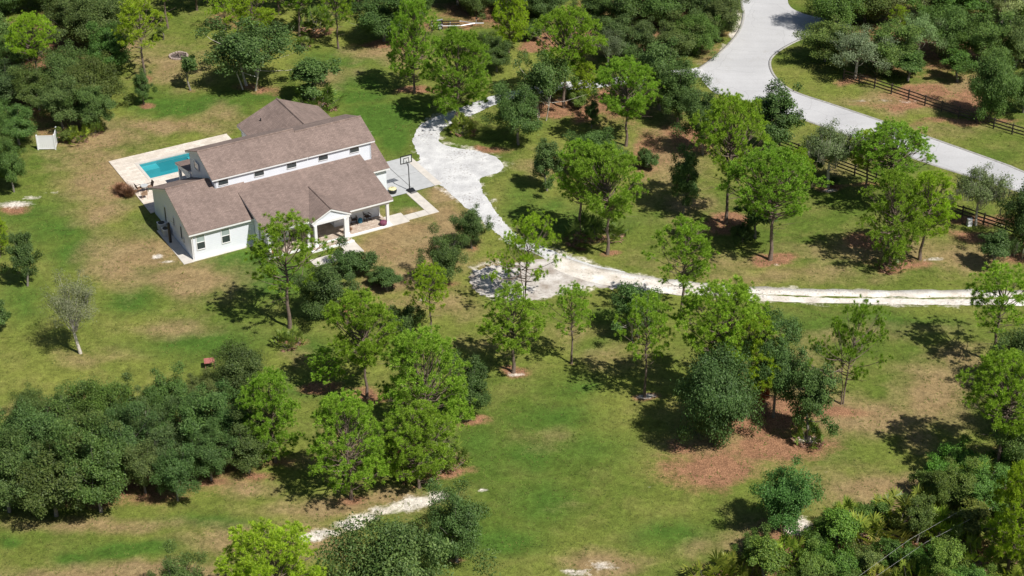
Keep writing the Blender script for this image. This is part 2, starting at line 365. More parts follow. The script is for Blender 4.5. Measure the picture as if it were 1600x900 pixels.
SAND = [(22,318,26,6,.75),(50,308,24,3.5,.7),(80,300,16,3,.5),(480,840,22,5,.95),(510,832,28,5.5,.95),(545,821,30,6.5,.95),(575,810,28,7,.95),(605,800,28,6.5,.95),(632,794,26,6,.95),(660,785,24,7,.95),(685,776,14,8,.9),(755,768,7,3,1.),
 (900,893,20,6,1.),(935,880,30,8,.55),(1252,815,12,12,.9),(1240,825,20,8,.7),(1258,686,26,5,.7),(1007,618,12,4,.9),(802,586,16,4,.7),(1210,415,14,3,.7),(1465,405,16,3,.8),(1296,297,12,3,.7),
 (1400,158,70,3,.42),(1152,40,10,30,.8),(1135,72,10,10,.6),(1092,100,8,8,.4),(248,402,9,4,.8),(262,410,14,3,.6),(890,432,50,8,.6),(1040,455,60,4,.5),(730,440,10,14,.6),(770,262,30,14,.5),
 (1560,352,9,2,.5),(1452,272,7,2.5,.8),(720,183,30,6,.5),(580,205,3,1.5,.9),(1018,760,2.5,1.2,.9),(300,300,3,2,.1),(1120,692,14,6,.3),(660,468,10,4,.4),(1290,740,8,3,.5)]
def spaced(lo, hi, fl, fh, fine):
    a = list(np.arange(fl, fh+fine/2, fine)); o = fine; x = fl
    left = []
    while x > lo: o *= 1.35; x -= o; left.append(x)
    right = []; o = fine; x = a[-1]
    while x < hi: o *= 1.35; x += o; right.append(x)
    return np.array(left[::-1]+a+right)
gx = spaced(-1800, 1800, -80, 90, .4); gy = spaced(-600, 3000, 88, 222, .4)
XX, YY = np.meshgrid(gx, gy); nxg, nyg = len(gx), len(gy)
GV = np.stack([XX.ravel(), YY.ravel(), np.zeros(XX.size)], 1)
P3 = GV-[0, 0, CAM_H]; zz = P3@_fw; ok = zz > 10
sx = np.where(ok, 800+FPX*P3[:, 0]/np.where(ok, zz, 1), 1e5); sy = np.where(ok, 450-FPX*(P3@_up)/np.where(ok, zz, 1), 1e5)
def field(L):
    a = np.zeros(len(GV))
    for x, y, rx, ry, w in L:
        q = min(1., ry/14); r2 = ((sx0+wx*q-x)/rx)**2+((sy0+wy*q-y)/ry)**2
        a = np.maximum(a, w*np.exp(-np.minimum(r2, 40)*.75)*1.25)
    return np.clip(a, 0, 1)
def wob(x, y, s, k):
    return sum(np.sin(x*s*a+y*s*b+c) for a, b, c in ((1, .6, k), (-.7, 1.3, k*2.1), (1.9, -1.1, k*3.3), (.4, 2.3, k*4.7), (-2.7, .5, k*5.1)))/2.6
_e = [(700,176),(672,186),(652,200),(646,218),(652,238),(684,290),(700,300),(724,322),(752,346),(778,368),(800,386),(840,400),(1060,441),(990,428),(930,413),(880,397),(840,382),(806,365),(790,345),(772,327),(757,305),(750,289),(748,279),(765,274),(782,269),(787,258),(776,246),(757,238),(736,233),(712,230),(694,226),
      (686,216),(692,202),(712,190),(734,419),(756,412),(790,408),(950,447),(890,457),(850,466),(815,471),(785,469),(752,460),(735,444),(1120,448),(1200,452),(1300,454),(1400,457),(1500,457),(1100,465),(1200,471),(1300,475),(1400,477),(1500,478),(1150,457),(1250,461),(1350,463),(1450,464),(1550,464)]
for _a, _b in zip(_e[:-1], _e[1:]):
    if math.dist(_a, _b) < 110:
        for _k in range(max(1, int(math.dist(_a, _b)/9))): _t = _k/max(1, int(math.dist(_a, _b)/9)); SAND.append((_a[0]+(_b[0]-_a[0])*_t, _a[1]+(_b[1]-_a[1])*_t, 9, 4.2, .50))
wx = wob(GV[:, 0], GV[:, 1], .35, 1.3)*9+wob(GV[:, 0], GV[:, 1], .95, 4.)*5; wy = wob(GV[:, 0], GV[:, 1], .32, 2.7)*6+wob(GV[:, 0], GV[:, 1], 1.05, .6)*3
sx0, sy0 = sx, sy
idx = np.arange(nxg*nyg).reshape(nyg, nxg)
GF = np.stack([idx[:-1, :-1].ravel(), idx[:-1, 1:].ravel(), idx[1:, 1:].ravel(), idx[1:, :-1].ravel()], 1)
cen = GV[GF].mean(1)[:, :2]-HO
cu = cen@[math.cos(TH), math.sin(TH)]; cv = cen@[math.sin(TH), -math.cos(TH)]
keep = ~((cu > 1.3) & (cu < 9.1) & (cv > -22.5) & (cv < -17.2))          # opening for the pool shell
gm = npmesh('ground', GV, GF[keep], M['lawn'])
for nm, L_ in (('dry', DRY), ('lush', LUSH), ('mulch', MULCH), ('sand', SAND)):
    at_ = gm.attributes.new(nm, 'FLOAT', 'POINT'); at_.data.foreach_set('value', field(L_).astype(np.float32))
tag(link('ground', gm), kind='structure')

# ---------------------------------------------------------------- road, driveway, paths
rs = random.Random(5)
def catmull(P, step, closed=True):
    P = [np.array(p, float) for p in P]; n = len(P); out = []
    rng = range(n) if closed else range(n-1)
    for i in rng:
        p0, p1, p2, p3 = (P[(i-1) % n], P[i], P[(i+1) % n], P[(i+2) % n]) if closed else (P[max(i-1, 0)], P[i], P[i+1], P[min(i+2, n-1)])
        k = max(1, int(np.linalg.norm(p2-p1)/step))
        for j in range(k):
            t = j/k; out.append(.5*((2*p1)+(-p0+p2)*t+(2*p0-5*p1+4*p2-p3)*t*t+(-p0+3*p1-3*p2+p3)*t**3))
    if not closed: out.append(P[-1])
    return out
def sheet(name, px, z, material, jit=0., step=.3, smooth=True, world=False):
    P = [np.array(p[:2]) if world else G(*p)[:2] for p in px]
    if smooth: P = catmull(P, step)
    Q = []; w_ = 0.
    for i, p in enumerate(P):
        w_ = w_*.8+rs.gauss(0, 1)*.6; d = P[(i+1) % len(P)]-P[i-1]; nrm = np.array([-d[1], d[0]])/(np.linalg.norm(d)+1e-9)
        Q.append(p+nrm*(rs.gauss(0, .55)+w_)*jit)
    V = [(q[0], q[1], z) for q in Q]
    T = tessellate_polygon([[Vector(v) for v in V]])
    me = bpy.data.meshes.new(name); me.from_pydata(V, [], [tuple(t) for t in T]); me.materials.append(material)
    bm = bmesh.new(); bm.from_mesh(me); bm.normal_update()
    for f in bm.faces:
        if f.normal.z < 0: f.normal_flip()
    bm.to_mesh(me); bm.free()
    return link(name, me)
road_px = [(1160,-60),(1158,0),(1162,22),(1156,46),(1138,70),(1112,93),(1091,108),(1098,126),(1117,145),(1145,153),(1175,161),(1215,176),(1255,187),(1345,219),(1445,253.5),(1503,272),(1600,302),(1720,340),
           (1720,308),(1600,269),(1579,260),(1475,223),(1400,197),(1350,180),(1290,160),(1250,147),(1228,136),(1208,116),(1203,96),(1214,82),(1237,68),(1262,57),(1310,50),(1330,36),(1290,28),(1258,22),(1232,6),(1236,-30),(1238,-60)]
tag(sheet('road', road_px, .008, M['road'], .01, .5), kind='structure')
# low kerbs along the road edges
def strip(name, px, w, h, material, parent=None, z=0., world=False, jit=0):
    P = catmull([np.array(p[:2]) if world else G(*p)[:2] for p in px], .8, False)
    Lp = []; Rp = []
    for i, p in enumerate(P):
        d = P[min(i+1, len(P)-1)]-P[max(i-1, 0)]; nrm = np.array([-d[1], d[0]])/(np.linalg.norm(d)+1e-9)
        Lp.append(p+nrm*w/2*(1+rs.gauss(0, jit))); Rp.append(p-nrm*w/2*(1+rs.gauss(0, jit)))
    V = []; Fq = []
    for a, b in zip(Lp, Rp): V += [(a[0], a[1], z+h), (b[0], b[1], z+h), (a[0], a[1], z), (b[0], b[1], z)]
    for i in range(len(Lp)-1):
        a = 4*i; b = a+4; Fq += [(a, a+1, b+1, b), (a+2, a, b, b+2), (a+1, a+3, b+3, b+1)]
    me = npmesh(name, V, Fq, material); return link(name, me, parent)
M['kerb'] = plain('kerb_concrete', (.38, .37, .35), .9, .15, 2)
tag(strip('kerb', [(1160,-60),(1158,0),(1162,22),(1156,46),(1138,70),(1112,93),(1091,108)], .35, .05, M['kerb'], z=.0), kind='structure')
tag(strip('kerb', [(1117,145),(1145,153),(1175,161),(1215,176),(1255,187),(1345,219),(1445,253.5),(1503,272),(1600,302),(1720,340)], .3, .03, M['kerb']), kind='structure')
tag(strip('kerb', [(1720,308),(1600,269),(1579,260),(1475,223),(1400,197),(1350,180),(1290,160),(1250,147),(1228,136),(1208,116),(1203,96),(1214,82),(1237,68),(1262,57)], .3, .05, M['kerb']), kind='structure')
drive_px = [(700,176),(672,186),(652,200),(646,218),(652,238),(655,250),(648,256),(684,287),(700,298),(724,320),(752,344),(778,366),(800,384),(840,398),(880,416),(930,428),(985,436),(1060,446),(1140,454),(1240,459),(1320,461),(1420,462),
            (1510,462),(1620,462),(1720,461),(1720,456.5),(1600,457),(1500,456.5),(1380,456),(1250,453),(1170,450),(1100,446),(1040,439),(990,429),(930,414),(880,398),(840,383),(806,366),(790,346),(772,328),(757,306),(750,290),(748,279),(765,274),(782,268),(786,258),(776,247),(757,239),(736,234),(712,231),(694,226),
            (686,216),(692,202),(712,190),(738,180),(760,170),(790,158),(830,148),(880,141),(940,136),(1000,128),(1060,118),(1100,121),(1096,106),(1050,110),(1000,117),(940,124),(880,128),(830,136),(780,147),(740,160)]
tag(sheet('driveway', drive_px, .012, M['gravel'], .07, .25), kind='structure')
track2 = [(880,411),(930,427),(985,437.5),(1040,446.5),(1100,454),(1160,459),(1240,463.8),(1320,466),(1420,467.3),(1510,467.6),(1620,468),(1720,468),(1720,477),(1620,477.5),(1500,477),(1400,476),(1300,474),(1220,471.5),(1140,467.5),(1070,462),(1010,455),(950,446),(905,435),(866,420)]
turn = [(740,424),(760,418),(792,414),(830,409),(866,409),(905,424),(950,437),(985,446),(960,452),(925,450),(890,456),(850,465),(815,470),(785,468),(752,459),(736,444)]
tag(sheet('gravel_turnout', turn, .014, M['turnout'], .16, .22), kind='structure')
tag(sheet('gravel_track', track2, .026, M['track'], .05, .3), kind='structure')
trk1 = [(860,400),(920,420),(985,433),(1060,443.5),(1140,451),(1240,456),(1320,458),(1420,459),(1510,459),(1720,459)]
tag(strip('gravel_track', trk1, 1.25, .018, M['track'], z=.002, jit=.14), kind='structure')

house = empty('farmhouse', (HO[0], HO[1], 0), TH, 'white single storey farmhouse with raised clerestory, brown shingle roofs and columned front porch', 'house')
def HB(): return MB()
def hbox(mb, u0, v0, z0, u1, v1, z1): return mb.box(u0, -v0, z0, u1, -v1, z1)
# concrete pad, walk, deck : setting pieces in house coordinates
def hsetting(name, mb, m, bev=0):
    o = mb.build(name, m, None, bev); o.location = (HO[0], HO[1], 0); o.rotation_euler = (0, 0, TH); return tag(o, kind='structure')
pad = empty('concrete_pad', (HO[0], HO[1], 0), TH); tag(pad, kind='structure')
us = [22.06, 24.75, 27.1]; vs = [-9.3, -5.6, -1.95]
for i in range(2):
    for j in range(2):
        b = MB(); hbox(b, us[i]+.03, vs[j]+.03, -.05, us[i+1]-.03, vs[j+1]-.03, .055); b.build('slab', M['concrete'], pad, .012)
b = MB(); hbox(b, 22.07, -9.3, -.05, 27.1, -1.95, .03); b.build('joint', M['joint'], pad)
b = MB(); hbox(b, 27.1, -9.3, -.05, 27.9, -2.0, .035); b.build('apron_edge', M['pathcon'], pad)
walk = empty('path', (HO[0], HO[1], 0), TH); tag(walk, kind='structure')
vv = -1.95
while vv < 1.9:
    b = MB(); hbox(b, 23.75, vv+.02, -.05, 24.85, min(vv+1.35, 2.12)-.02, .06); b.build('slab', M['pathcon'], walk, .012); vv += 1.35
b = MB(); hbox(b, 23.75, 2.12, -.05, 24.85, 3.2, .06); b.build('slab', M['pathcon'], walk, .012)
uu = 21.4
while uu < 23.7:
    b = MB(); hbox(b, uu+.02, 2.15, -.05, min(uu+1.2, 23.73), 3.2, .06); b.build('slab', M['pathcon'], walk, .012); uu += 1.2
b = MB(); hbox(b, 19.45, 1.5, -.05, 21.4, 3.5, .065); b.build('slab', M['pathcon'], walk, .012)
b = MB(); hbox(b, 13.3, 3.8, -.05, 14.9, 6.6, .06); b.build('slab', M['pathcon'], walk, .012)
b = MB(); hbox(b, 9.6, 5.6, -.05, 13.28, 7.0, .06); b.build('slab', M['pathcon'], walk, .012)
b = MB(); hbox(b, -1.1, -7.2, -.05, -.02, .35, .05); hsetting('side_path', b, M['pathcon'], .01)
b = MB(); hbox(b, -.02, 0.02, -.05, 6.3, .32, .045); hsetting('house_edging', b, M['pathcon'])
# pool deck with its opening
PU0, PU1, PV0, PV1 = 2.12, 8.4, -21.75, -17.95
b = MB()
hbox(b, -.4, -23.9, -.05, 12.9, PV0-.3, .09); hbox(b, -.4, PV1+.3, -.05, 12.6, -10.9, .09)
hbox(b, -.4, PV0-.3, -.05, PU0-.3, PV1+.3, .09); hbox(b, PU1+.3, PV0-.3, -.05, 12.6, PV1+.3, .09)
hsetting('pool_deck', b, M['deck'])
pool = empty('swimming_pool', hw(PU0, PV0), TH, 'rectangular turquoise swimming pool in the pale paved deck', 'pool')
pw, pl = PU1-PU0, PV1-PV0
b = MB(); t_ = .2
b.box(-t_, -pl-t_, -1.7, pw+t_, t_, -1.5); b.box(-t_, -pl-t_, -1.5, 0, t_, .0); b.box(pw, -pl-t_, -1.5, pw+t_, t_, .0); b.box(0, 0, -1.5, pw, t_, .0); b.box(0, -pl-t_, -1.5, pw, -pl, .0)
b.build('basin', M['plaster'], pool)
b = MB(); b.box(0.01, -1.2, -1.49, 1.9, -.01, -.32); b.build('ledge', M['plasterlight'], pool)
b = MB(); b.box(pw-.9, -.9, -1.49, pw-.01, -.01, -.5); b.build('ledge', M['plasterlight'], pool)
b = MB(); link('water', npmesh('water', [(0, -pl, -.12), (pw, -pl, -.12), (pw, 0, -.12), (0, 0, -.12)], [(0, 1, 2, 3)], M['water']), pool)
b = MB(); c_ = .3
b.box(-c_, -pl-c_, -.02, pw+c_, -pl, .115); b.box(-c_, 0, -.02, pw+c_, c_, .115); b.box(-c_, -pl, -.02, 0, 0, .115); b.box(pw, -pl, -.02, pw+c_, 0, .115)
b.build('coping', M['pathcon'], pool)
b = MB(); b.lathe([(.13, -1.49), (.16, -1.40), (.08, -1.34)], 12, (2.8, -3.2)); b.build('cleaner', M['black'], pool)

# ---------------------------------------------------------------- the house
def part(name, mb, m, bev=0, parent=None): return mb.build(name, m, parent or house, bev)
def wall(u0, v0, u1, v1, z0, z1, t=.18, label=None):
    """wall run from (u0,v0) to (u1,v1); thickness grows to the inside given by sign t"""
    b = MB()
    if u0 == u1: hbox(b, u0, v0, z0, u0+t, v1, z1)
    else: hbox(b, u0, v0, z0, u1, v0-t, z1)
    return part('wall', b, M['siding'])
def gable(u, prof, t=.18):
    """end wall in a u=const plane, prof = [(v,z)...]"""
    n = len(prof); b = MB()
    b.add([(u, -v, z) for v, z in prof]+[(u+t, -v, z) for v, z in prof],
          [tuple(range(n)), tuple(range(2*n-1, n-1, -1))]+[(i, n+i, n+(i+1) % n, (i+1) % n) for i in range(n)])
    return part('gable_wall', b, M['siding'])
def roof(pts, parent=None, name='roof', fascia=True, t=.19):
    """pts = [(u,v,z)...] of the shingled top"""
    P = [(u, -v, z) for u, v, z in pts]
    r = part(name, MB().slab(P, .05), M['shingle'], 0, parent)
    if fascia:
        c = np.mean(P, axis=0); Q = []
        for p in P:
            d = np.array(p)-c; L = np.linalg.norm(d[:2]); q = np.array(p)-d*(.03/L); Q.append((q[0], q[1], p[2]-.052))
        part('fascia', MB().slab(Q, t), M['trim'], 0, r)
    return r
EV = 3.02
# left wing
wall(0, 0, 6.4, 0, .0, 2.86)
gable(0, [(0, 0), (0, 2.84), (-5.4, 5.0), (-10.7, 2.68), (-10.7, 0)])
wall(0.19, -10.52, 12.7, -10.52, 0, 2.66)
s1 = .39
roof([(-.35, .38, EV), (7.2, .38, EV), (7.2, -5.4, EV+s1*5.78), (-.35, -5.4, EV+s1*5.78)])
roof([(-.35, -5.42, EV+s1*5.78), (5.5, -5.42, EV+s1*5.78), (5.5, -11.0, 2.86), (-.35, -11.0, 2.86)])
# porch side and front walls of the main body
wall(6.42, 1.1, 9.5, 1.1, .1, 3.25); wall(6.42, 1.1, 6.42, -.2, 0, 3.3, .18)
wall(9.32, .9, 9.32, -.8, .1, 3.25, .18); wall(9.5, -.6, 14.3, -.6, .1, 3.75); wall(14.3, 1.1, 14.3, -.6, .1, 3.4, .18)
wall(14.48, 1.1, 19.2, 1.1, .1, 3.3)
b = MB(); b.add([(19.2, -v, z) for v, z in [(1.1, 0), (1.1, 3.2), (-3., 4.12), (-3., 0)]]+[(19.02, -v, z) for v, z in [(1.08, 0), (1.08, 3.2), (-3., 4.12), (-3., 0)]],
      [(0, 1, 2, 3), (7, 6, 5, 4), (0, 4, 5, 1), (1, 5, 6, 2), (2, 6, 7, 3), (3, 7, 4, 0)]); part('wall', b, M['siding'])
# main porch roof
s2 = .219; E2 = 2.95
def mz(v): return E2+s2*(3.42-v)
roof([(6.12, 3.42, E2), (19.75, 3.42, E2), (19.75, -4.1, mz(-4.1)), (6.12, -4.1, mz(-4.1))])
b = MB(); b.add([(6.45, -v, z) for v, z in [(3.3, E2-.25), (3.3, E2-.12), (-.1, mz(-.1)-.12), (-.1, 2.7)]]+[(6.3, -v, z) for v, z in [(3.3, E2-.25), (3.3, E2-.12), (-.1, mz(-.1)-.12), (-.1, 2.7)]],
      [(0, 1, 2, 3), (7, 6, 5, 4), (0, 4, 5, 1), (1, 5, 6, 2), (2, 6, 7, 3), (3, 7, 4, 0)]); part('gable_wall', b, M['siding'])
b = MB(); hbox(b, 6.4, 3.2, E2-.52, 19.4, 2.98, E2-.16); part('porch_beam', b, M['trim'])
b = MB(); hbox(b, 19.18, 2.95, E2-.45, 19.4, 1.12, E2-.12); part('porch_beam', b, M['trim'])
# porch floor
b = MB(); hbox(b, 6.42, 3.2, -.02, 19.4, -.6, .14); part('porch_floor', b, M['porchpaver'])
b = MB(); hbox(b, 6.3, 3.5, -.02, 19.55, 3.2, .15); part('porch_edge', b, M['trim'])
b = MB(); hbox(b, 10.6, 4.25, -.02, 14.7, 3.51, .145); part('porch_floor', b, M['porchpaver'])
b = MB(); hbox(b, 10.4, 4.5, -.02, 14.9, 4.25, .15); part('porch_edge', b, M['trim'])
# gabled entry
pk = (12.85, 3.95)
def tri(u0, u1, v, z0, zp, t, name, m):
    b = MB(); um = (u0+u1)/2
    b.add([(u0, -v, z0), (u1, -v, z0), (um, -v, zp), (u0, -v+t, z0), (u1, -v+t, z0), (um, -v+t, zp)], [(0, 1, 2), (5, 4, 3), (0, 3, 4, 1), (1, 4, 5, 2), (2, 5, 3, 0)])
    return part(name, b, m)
gl, gr, gf, gp = 10.75, 14.95, 3.95, 3.97
tri(gl+.2, gr-.2, gf-.18, E2-.1, gp-.12, .12, 'gable_wall', M['siding'])
gs = (gp-E2)/((gr-gl)/2)
vt = 3.42-(gp-E2)/s2   # where the ridge dies into the main roof
roof([(gl, gf, E2+.02), (12.85, gf, gp+.02), (12.85, vt, gp+.02), (gl, 3.42, E2+.02)])
roof([(12.85, gf, gp+.02), (gr, gf, E2+.02), (gr, 3.42, E2+.02), (12.85, vt, gp+.02)])
b = MB(); hbox(b, gl+.15, gf-.08, E2-.42, gr-.15, gf-.3, E2-.12); part('porch_beam', b, M['trim'])
for (u_, v_) in ((19.2, 3.05), (14.82, 3.1), (10.72, 3.1), (6.6, 3.05), (14.3, 3.78), (11.15, 3.78)):
    b = MB(); hbox(b, u_-.14, v_+.14, .15, u_+.14, v_-.14, 2.62 if v_ < 3.5 else 2.55); c = part('column', b, M['trim'], .015)
    b = MB(); hbox(b, u_-.19, v_+.19, .15, u_+.19, v_-.19, .4); part('plinth', b, M['trim'], .01, c)
b = MB(); hbox(b, 19.12, 1.2, .1, 19.24, 1.1, 3.1); part('corner_trim', b, M['trim'])
b = MB(); hbox(b, -.03, .03, 0, .1, -.08, 2.74); part('corner_trim', b, M['trim'])
# raised clerestory
UE, us_ = 5.86, .405
wall(4.2, -4.05, 21.0, -4.05, 3.0, 5.74)
wall(4.2, -10.6, 21.0, -10.6, 3.0, 5.74)
pr = lambda rv, rz: [(-4.05, 2.8), (-4.05, 5.72), (rv, rz), (-10.78, 5.72), (-10.78, 2.8)]
gable(4.2, pr(-7.45, 7.08)); gable(20.82, pr(-7.1, 6.95))
R1 = (-7.45, UE+us_*3.65); R2 = (-7.05, UE+us_*3.25)
roof([(3.9, -3.8, UE), (14.1, -3.8, UE), (14.1, *R1), (3.9, *R1)], t=.15)
roof([(14.1, -3.8, UE), (21.4, -3.8, UE), (21.4, *R2), (14.1, *R2)], t=.15)
roof([(3.9, R1[0]-.02, R1[1]), (14.1, R1[0]-.02, R1[1]), (14.1, -11.2, UE), (3.9, -11.2, UE)])
roof([(14.1, R2[0]-.02, R2[1]), (21.4, R2[0]-.02, R2[1]), (21.4, -10.9, UE-.06), (14.1, -10.9, UE-.06)])
# garage wing
GE = 3.12
wall(19.22, -2.9, 22.05, -2.9, 0, GE-.08)
gable(21.87, [(-2.92, 0), (-2.92, GE-.1), (-7, GE+1.55), (-11.1, GE-.1), (-11.1, 0)])
roof([(19.4, -2.5, GE), (22.3, -2.5, GE), (22.3, -7, GE+1.8), (19.4, -7, GE+1.8)])
roof([(19.4, -7.02, GE+1.8), (22.3, -7.02, GE+1.8), (22.3, -11.5, GE), (19.4, -11.5, GE)])
# rear wing, ridge running away
b = MB()
for (p_, q_) in (((12.95, -19.3), (13.13, -10.9)), ((21.55, -19.3), (21.73, -10.9))): hbox(b, p_[0], p_[1], 0, q_[0], q_[1], 2.75)
part('wall', b, M['siding'])
b = MB(); pf = [(12.95, 0), (12.95, 2.75), (17.33, 4.75), (21.73, 2.75), (21.73, 0)]
b.add([(u_, 19.3, z_) for u_, z_ in pf]+[(u_, 19.12, z_) for u_, z_ in pf], [(0, 1, 2, 3, 4), (9, 8, 7, 6, 5)]+[(i, 5+i, 5+(i+1) % 5, (i+1) % 5) for i in range(5)])
part('gable_wall', b, M['siding'])
RW = 5.02; r_ = roof([(12.6, -19.6, EV), (17.33, -19.6, RW), (17.33, -9., RW), (12.6, -9., EV)])
b = MB(); b.lathe([(.07, 3.7), (.07, 4.15)], 8, (14.6, 17.6)); part('vent_pipe', b, M['black'], 0, r_)
roof([(17.35, -19.6, RW), (22.1, -19.6, EV), (22.1, -9., EV), (17.35, -9., RW)])
# rear lanai
roof([(3.9, -10.9, 3.72), (12.6, -10.9, 3.72), (12.6, -14.9, 2.86), (3.9, -14.9, 2.86)])
b = MB(); b.add([(4.1, -v, z) for v, z in [(-10.9, 2.45), (-10.9, 3.45), (-14.7, 2.72), (-14.7, 2.45)]]+[(4.22, -v, z) for v, z in [(-10.9, 2.45), (-10.9, 3.45), (-14.7, 2.72), (-14.7, 2.45)]],
      [(0, 1, 2, 3), (7, 6, 5, 4), (0, 4, 5, 1), (1, 5, 6, 2), (2, 6, 7, 3), (3, 7, 4, 0)]); part('lanai_end_panel', b, M['siding'])
for u_ in (4.25, 8.3, 12.3):
    b = MB(); hbox(b, u_-.14, -14.35, .09, u_+.14, -14.63, 2.6); part('column', b, M['trim'], .015)
b = MB(); hbox(b, 4.1, -14.4, 2.45, 12.5, -14.6, 2.72); part('porch_beam', b, M['trim'])
# ridge caps
def ridge(p, q, parent=None):
    b = MB(); P = Vector((p[0], -p[1], p[2]+.02)); Q = Vector((q[0], -q[1], q[2]+.02)); b.tube([P, Q], .09, 5); part('ridge_cap', b, M['shingle'])
ridge((-.33, -5.41, EV+s1*5.78), (4.0, -5.41, EV+s1*5.78)); ridge((3.92, -7.46, R1[1]), (14.1, -7.46, R1[1])); ridge((14.1, -7.06, R2[1]), (21.38, -7.06, R2[1]))
ridge((17.34, -19.58, RW), (17.34, -9.5, RW)); ridge((12.85, gf, gp), (12.85, vt, gp))
# windows : facing +v (front) or -u (left)
def win_front(uc, v, z0, z1, w, kind='slider', fr='trim'):
    f = MB(); e = .07 if kind != 'slot' else .03
    y = -v
    f.box(uc-w/2-e, y-.06, z0-e, uc-w/2, y+.02, z1+e); f.box(uc+w/2, y-.06, z0-e, uc+w/2+e, y+.02, z1+e)
    f.box(uc-w/2, y-.06, z1, uc+w/2, y+.02, z1+e); f.box(uc-w/2, y-.08, z0-e, uc+w/2, y+.02, z0)
    if kind == 'sash': zm = (z0+z1)/2; f.box(uc-w/2, y-.05, zm-.03, uc+w/2, y+.02, zm+.03)
    o = part('window', f, M[fr])
    if kind == 'sash':
        p_ = MB(); p_.box(uc-w/2, y-.02, (z0+z1)/2+.03, uc+w/2, y+.01, z1); part('pane', p_, M['blind'], 0, o)
        p_ = MB(); p_.box(uc-w/2, y-.02, z0, uc+w/2, y+.01, (z0+z1)/2-.03); part('pane', p_, M['glass'], 0, o)
    else:
        p_ = MB(); p_.box(uc-w/2, y-.02, z0, uc+w/2, y+.01, z1); part('pane', p_, M['glass'], 0, o)
def win_left(u, vc, z0, z1, w, m='glass'):
    f = MB(); e = .06; y = -vc
    f.box(u-.05, y-w/2-e, z0-e, u+.02, y-w/2, z1+e); f.box(u-.05, y+w/2, z0-e, u+.02, y+w/2+e, z1+e); f.box(u-.05, y-w/2, z1, u+.02, y+w/2, z1+e); f.box(u-.07, y-w/2, z0-e, u+.02, y+w/2, z0)
    o = part('window', f, M['trim']); p_ = MB(); p_.box(u-.02, y-w/2, z0, u+.01, y+w/2, z1); part('pane', p_, M[m], 0, o)
for uc in (5.1, 8.85, 12.3, 15.72, 19.15): win_front(uc, -4.05, 4.97, 5.5, 1.0, 'slot')
win_front(.88, 0, 1.02, 2.5, .78, 'sash'); win_front(3.42, 0, 1.02, 2.5, .78, 'sash')
win_front(15.75, 1.1, 1.25, 2.45, .9, 'slider'); win_front(17.0, 1.1, 1.25, 2.45, .9, 'slider')
win_front(11.6, -.6, .9, 2.4, 2.0, 'slider'); win_front(8.0, 1.1, 1.1, 2.4, 1.1, 'slider')
win_left(0, -7.2, .75, 2.4, .45); win_left(0, -4.75, 1.5, 2.4, .3); win_left(0, -2.75, 1.0, 2.4, .5)
win_left(4.1, -8.6, 4.85, 5.6, 1.1)
b = MB(); b.box(13.3, .52, .14, 14.2, .6, 2.3); d_ = part('door', b, M['trim']); b = MB(); b.tube([(13.4, .5, 1.1), (13.4, .45, 1.1), (13.5, .45, 1.1)], .025); part('handle', b, M['alu'], 0, d_)
b = MB(); b.box(13.55, .5, 1.3, 13.95, .53, 2.0); part('pane', b, M['glass'], 0, d_)
b = MB(); b.tube([(.1, -.06, .1), (.1, -.06, 2.6)], .04, 6); part('downspout', b, M['trim'])
b = MB(); b.box(-.09, 2.0, .9, 0, 2.3, 1.4); part('meter_box', b, M['acgrey'])
exec_later = []

# ---------------------------------------------------------------- plants : one mesh of each kind, many individuals
def tuberings(pts, rad, n=5):
    pts = np.asarray(pts, float); k = len(pts); d = np.gradient(pts, axis=0); d /= np.linalg.norm(d, axis=1)[:, None]+1e-9
    ref = np.array([.31, .17, .93]); a = np.cross(d, ref); a /= np.linalg.norm(a, axis=1)[:, None]+1e-9; b = np.cross(d, a)
    t = np.arange(n)*2*math.pi/n; rad = np.asarray(rad, float)
    V = (pts[:, None]+(a[:, None]*np.cos(t)[None, :, None]+b[:, None]*np.sin(t)[None, :, None])*rad[:, None, None]).reshape(-1, 3)
    i = np.arange((k-1)*n); r = i//n; j = i % n
    Fq = np.stack([r*n+j, r*n+(j+1) % n, (r+1)*n+(j+1) % n, (r+1)*n+j], 1); return V, Fq
class Wood:
    def __init__(s): s.V = []; s.F = []; s.n = 0
    def limb(s, pts, rad, n=5):
        V, Fq = tuberings(pts, rad, n); s.V.append(V); s.F.append(Fq+s.n); s.n += len(V)
    def mesh(s, name, m): return npmesh(name, np.concatenate(s.V), np.concatenate(s.F), m, smooth=True)
def rot_frames(rng, n): 
    a = rng.normal(size=(n, 3)); a /= np.linalg.norm(a, axis=1)[:, None]; return a
def leaf_quads(rng, P, Nrm, size, asp=.55):
    """small folded leaf at every point, roughly facing Nrm"""
    n = len(P); Nn = Nrm+rng.normal(size=(n, 3))*.55; Nn /= np.linalg.norm(Nn, axis=1)[:, None]
    a = np.cross(Nn, rot_frames(rng, n)); a /= np.linalg.norm(a, axis=1)[:, None]+1e-9; b = np.cross(Nn, a)
    sz = (size*rng.uniform(.6, 1.35, n))[:, None]
    V = np.stack([P-a*sz, P-b*sz*asp, P+a*sz, P+b*sz*asp], 1).reshape(-1, 3)
    return V, np.arange(4*n).reshape(n, 4)
def tufts(rng, C, D, L, per, w=.030):
    """needle tufts: per triangles radiating from each centre C about direction D"""
    n = len(C); c = np.repeat(C, per, 0); d = np.repeat(D, per, 0)
    k = d*.55+rng.normal(size=(n*per, 3))*.62+np.array([0, 0, .22]); k /= np.linalg.norm(k, axis=1)[:, None]
    ln = (L*rng.uniform(.65, 1.15, n*per))[:, None]; tip = c+k*ln
    s = np.cross(k, rot_frames(rng, n*per)); s /= np.linalg.norm(s, axis=1)[:, None]+1e-9
    mid = c+k*ln*.45
    V = np.stack([c, mid+s*w, tip, mid-s*w], 1).reshape(-1, 3); return V, np.arange(4*n*per).reshape(-1, 4)
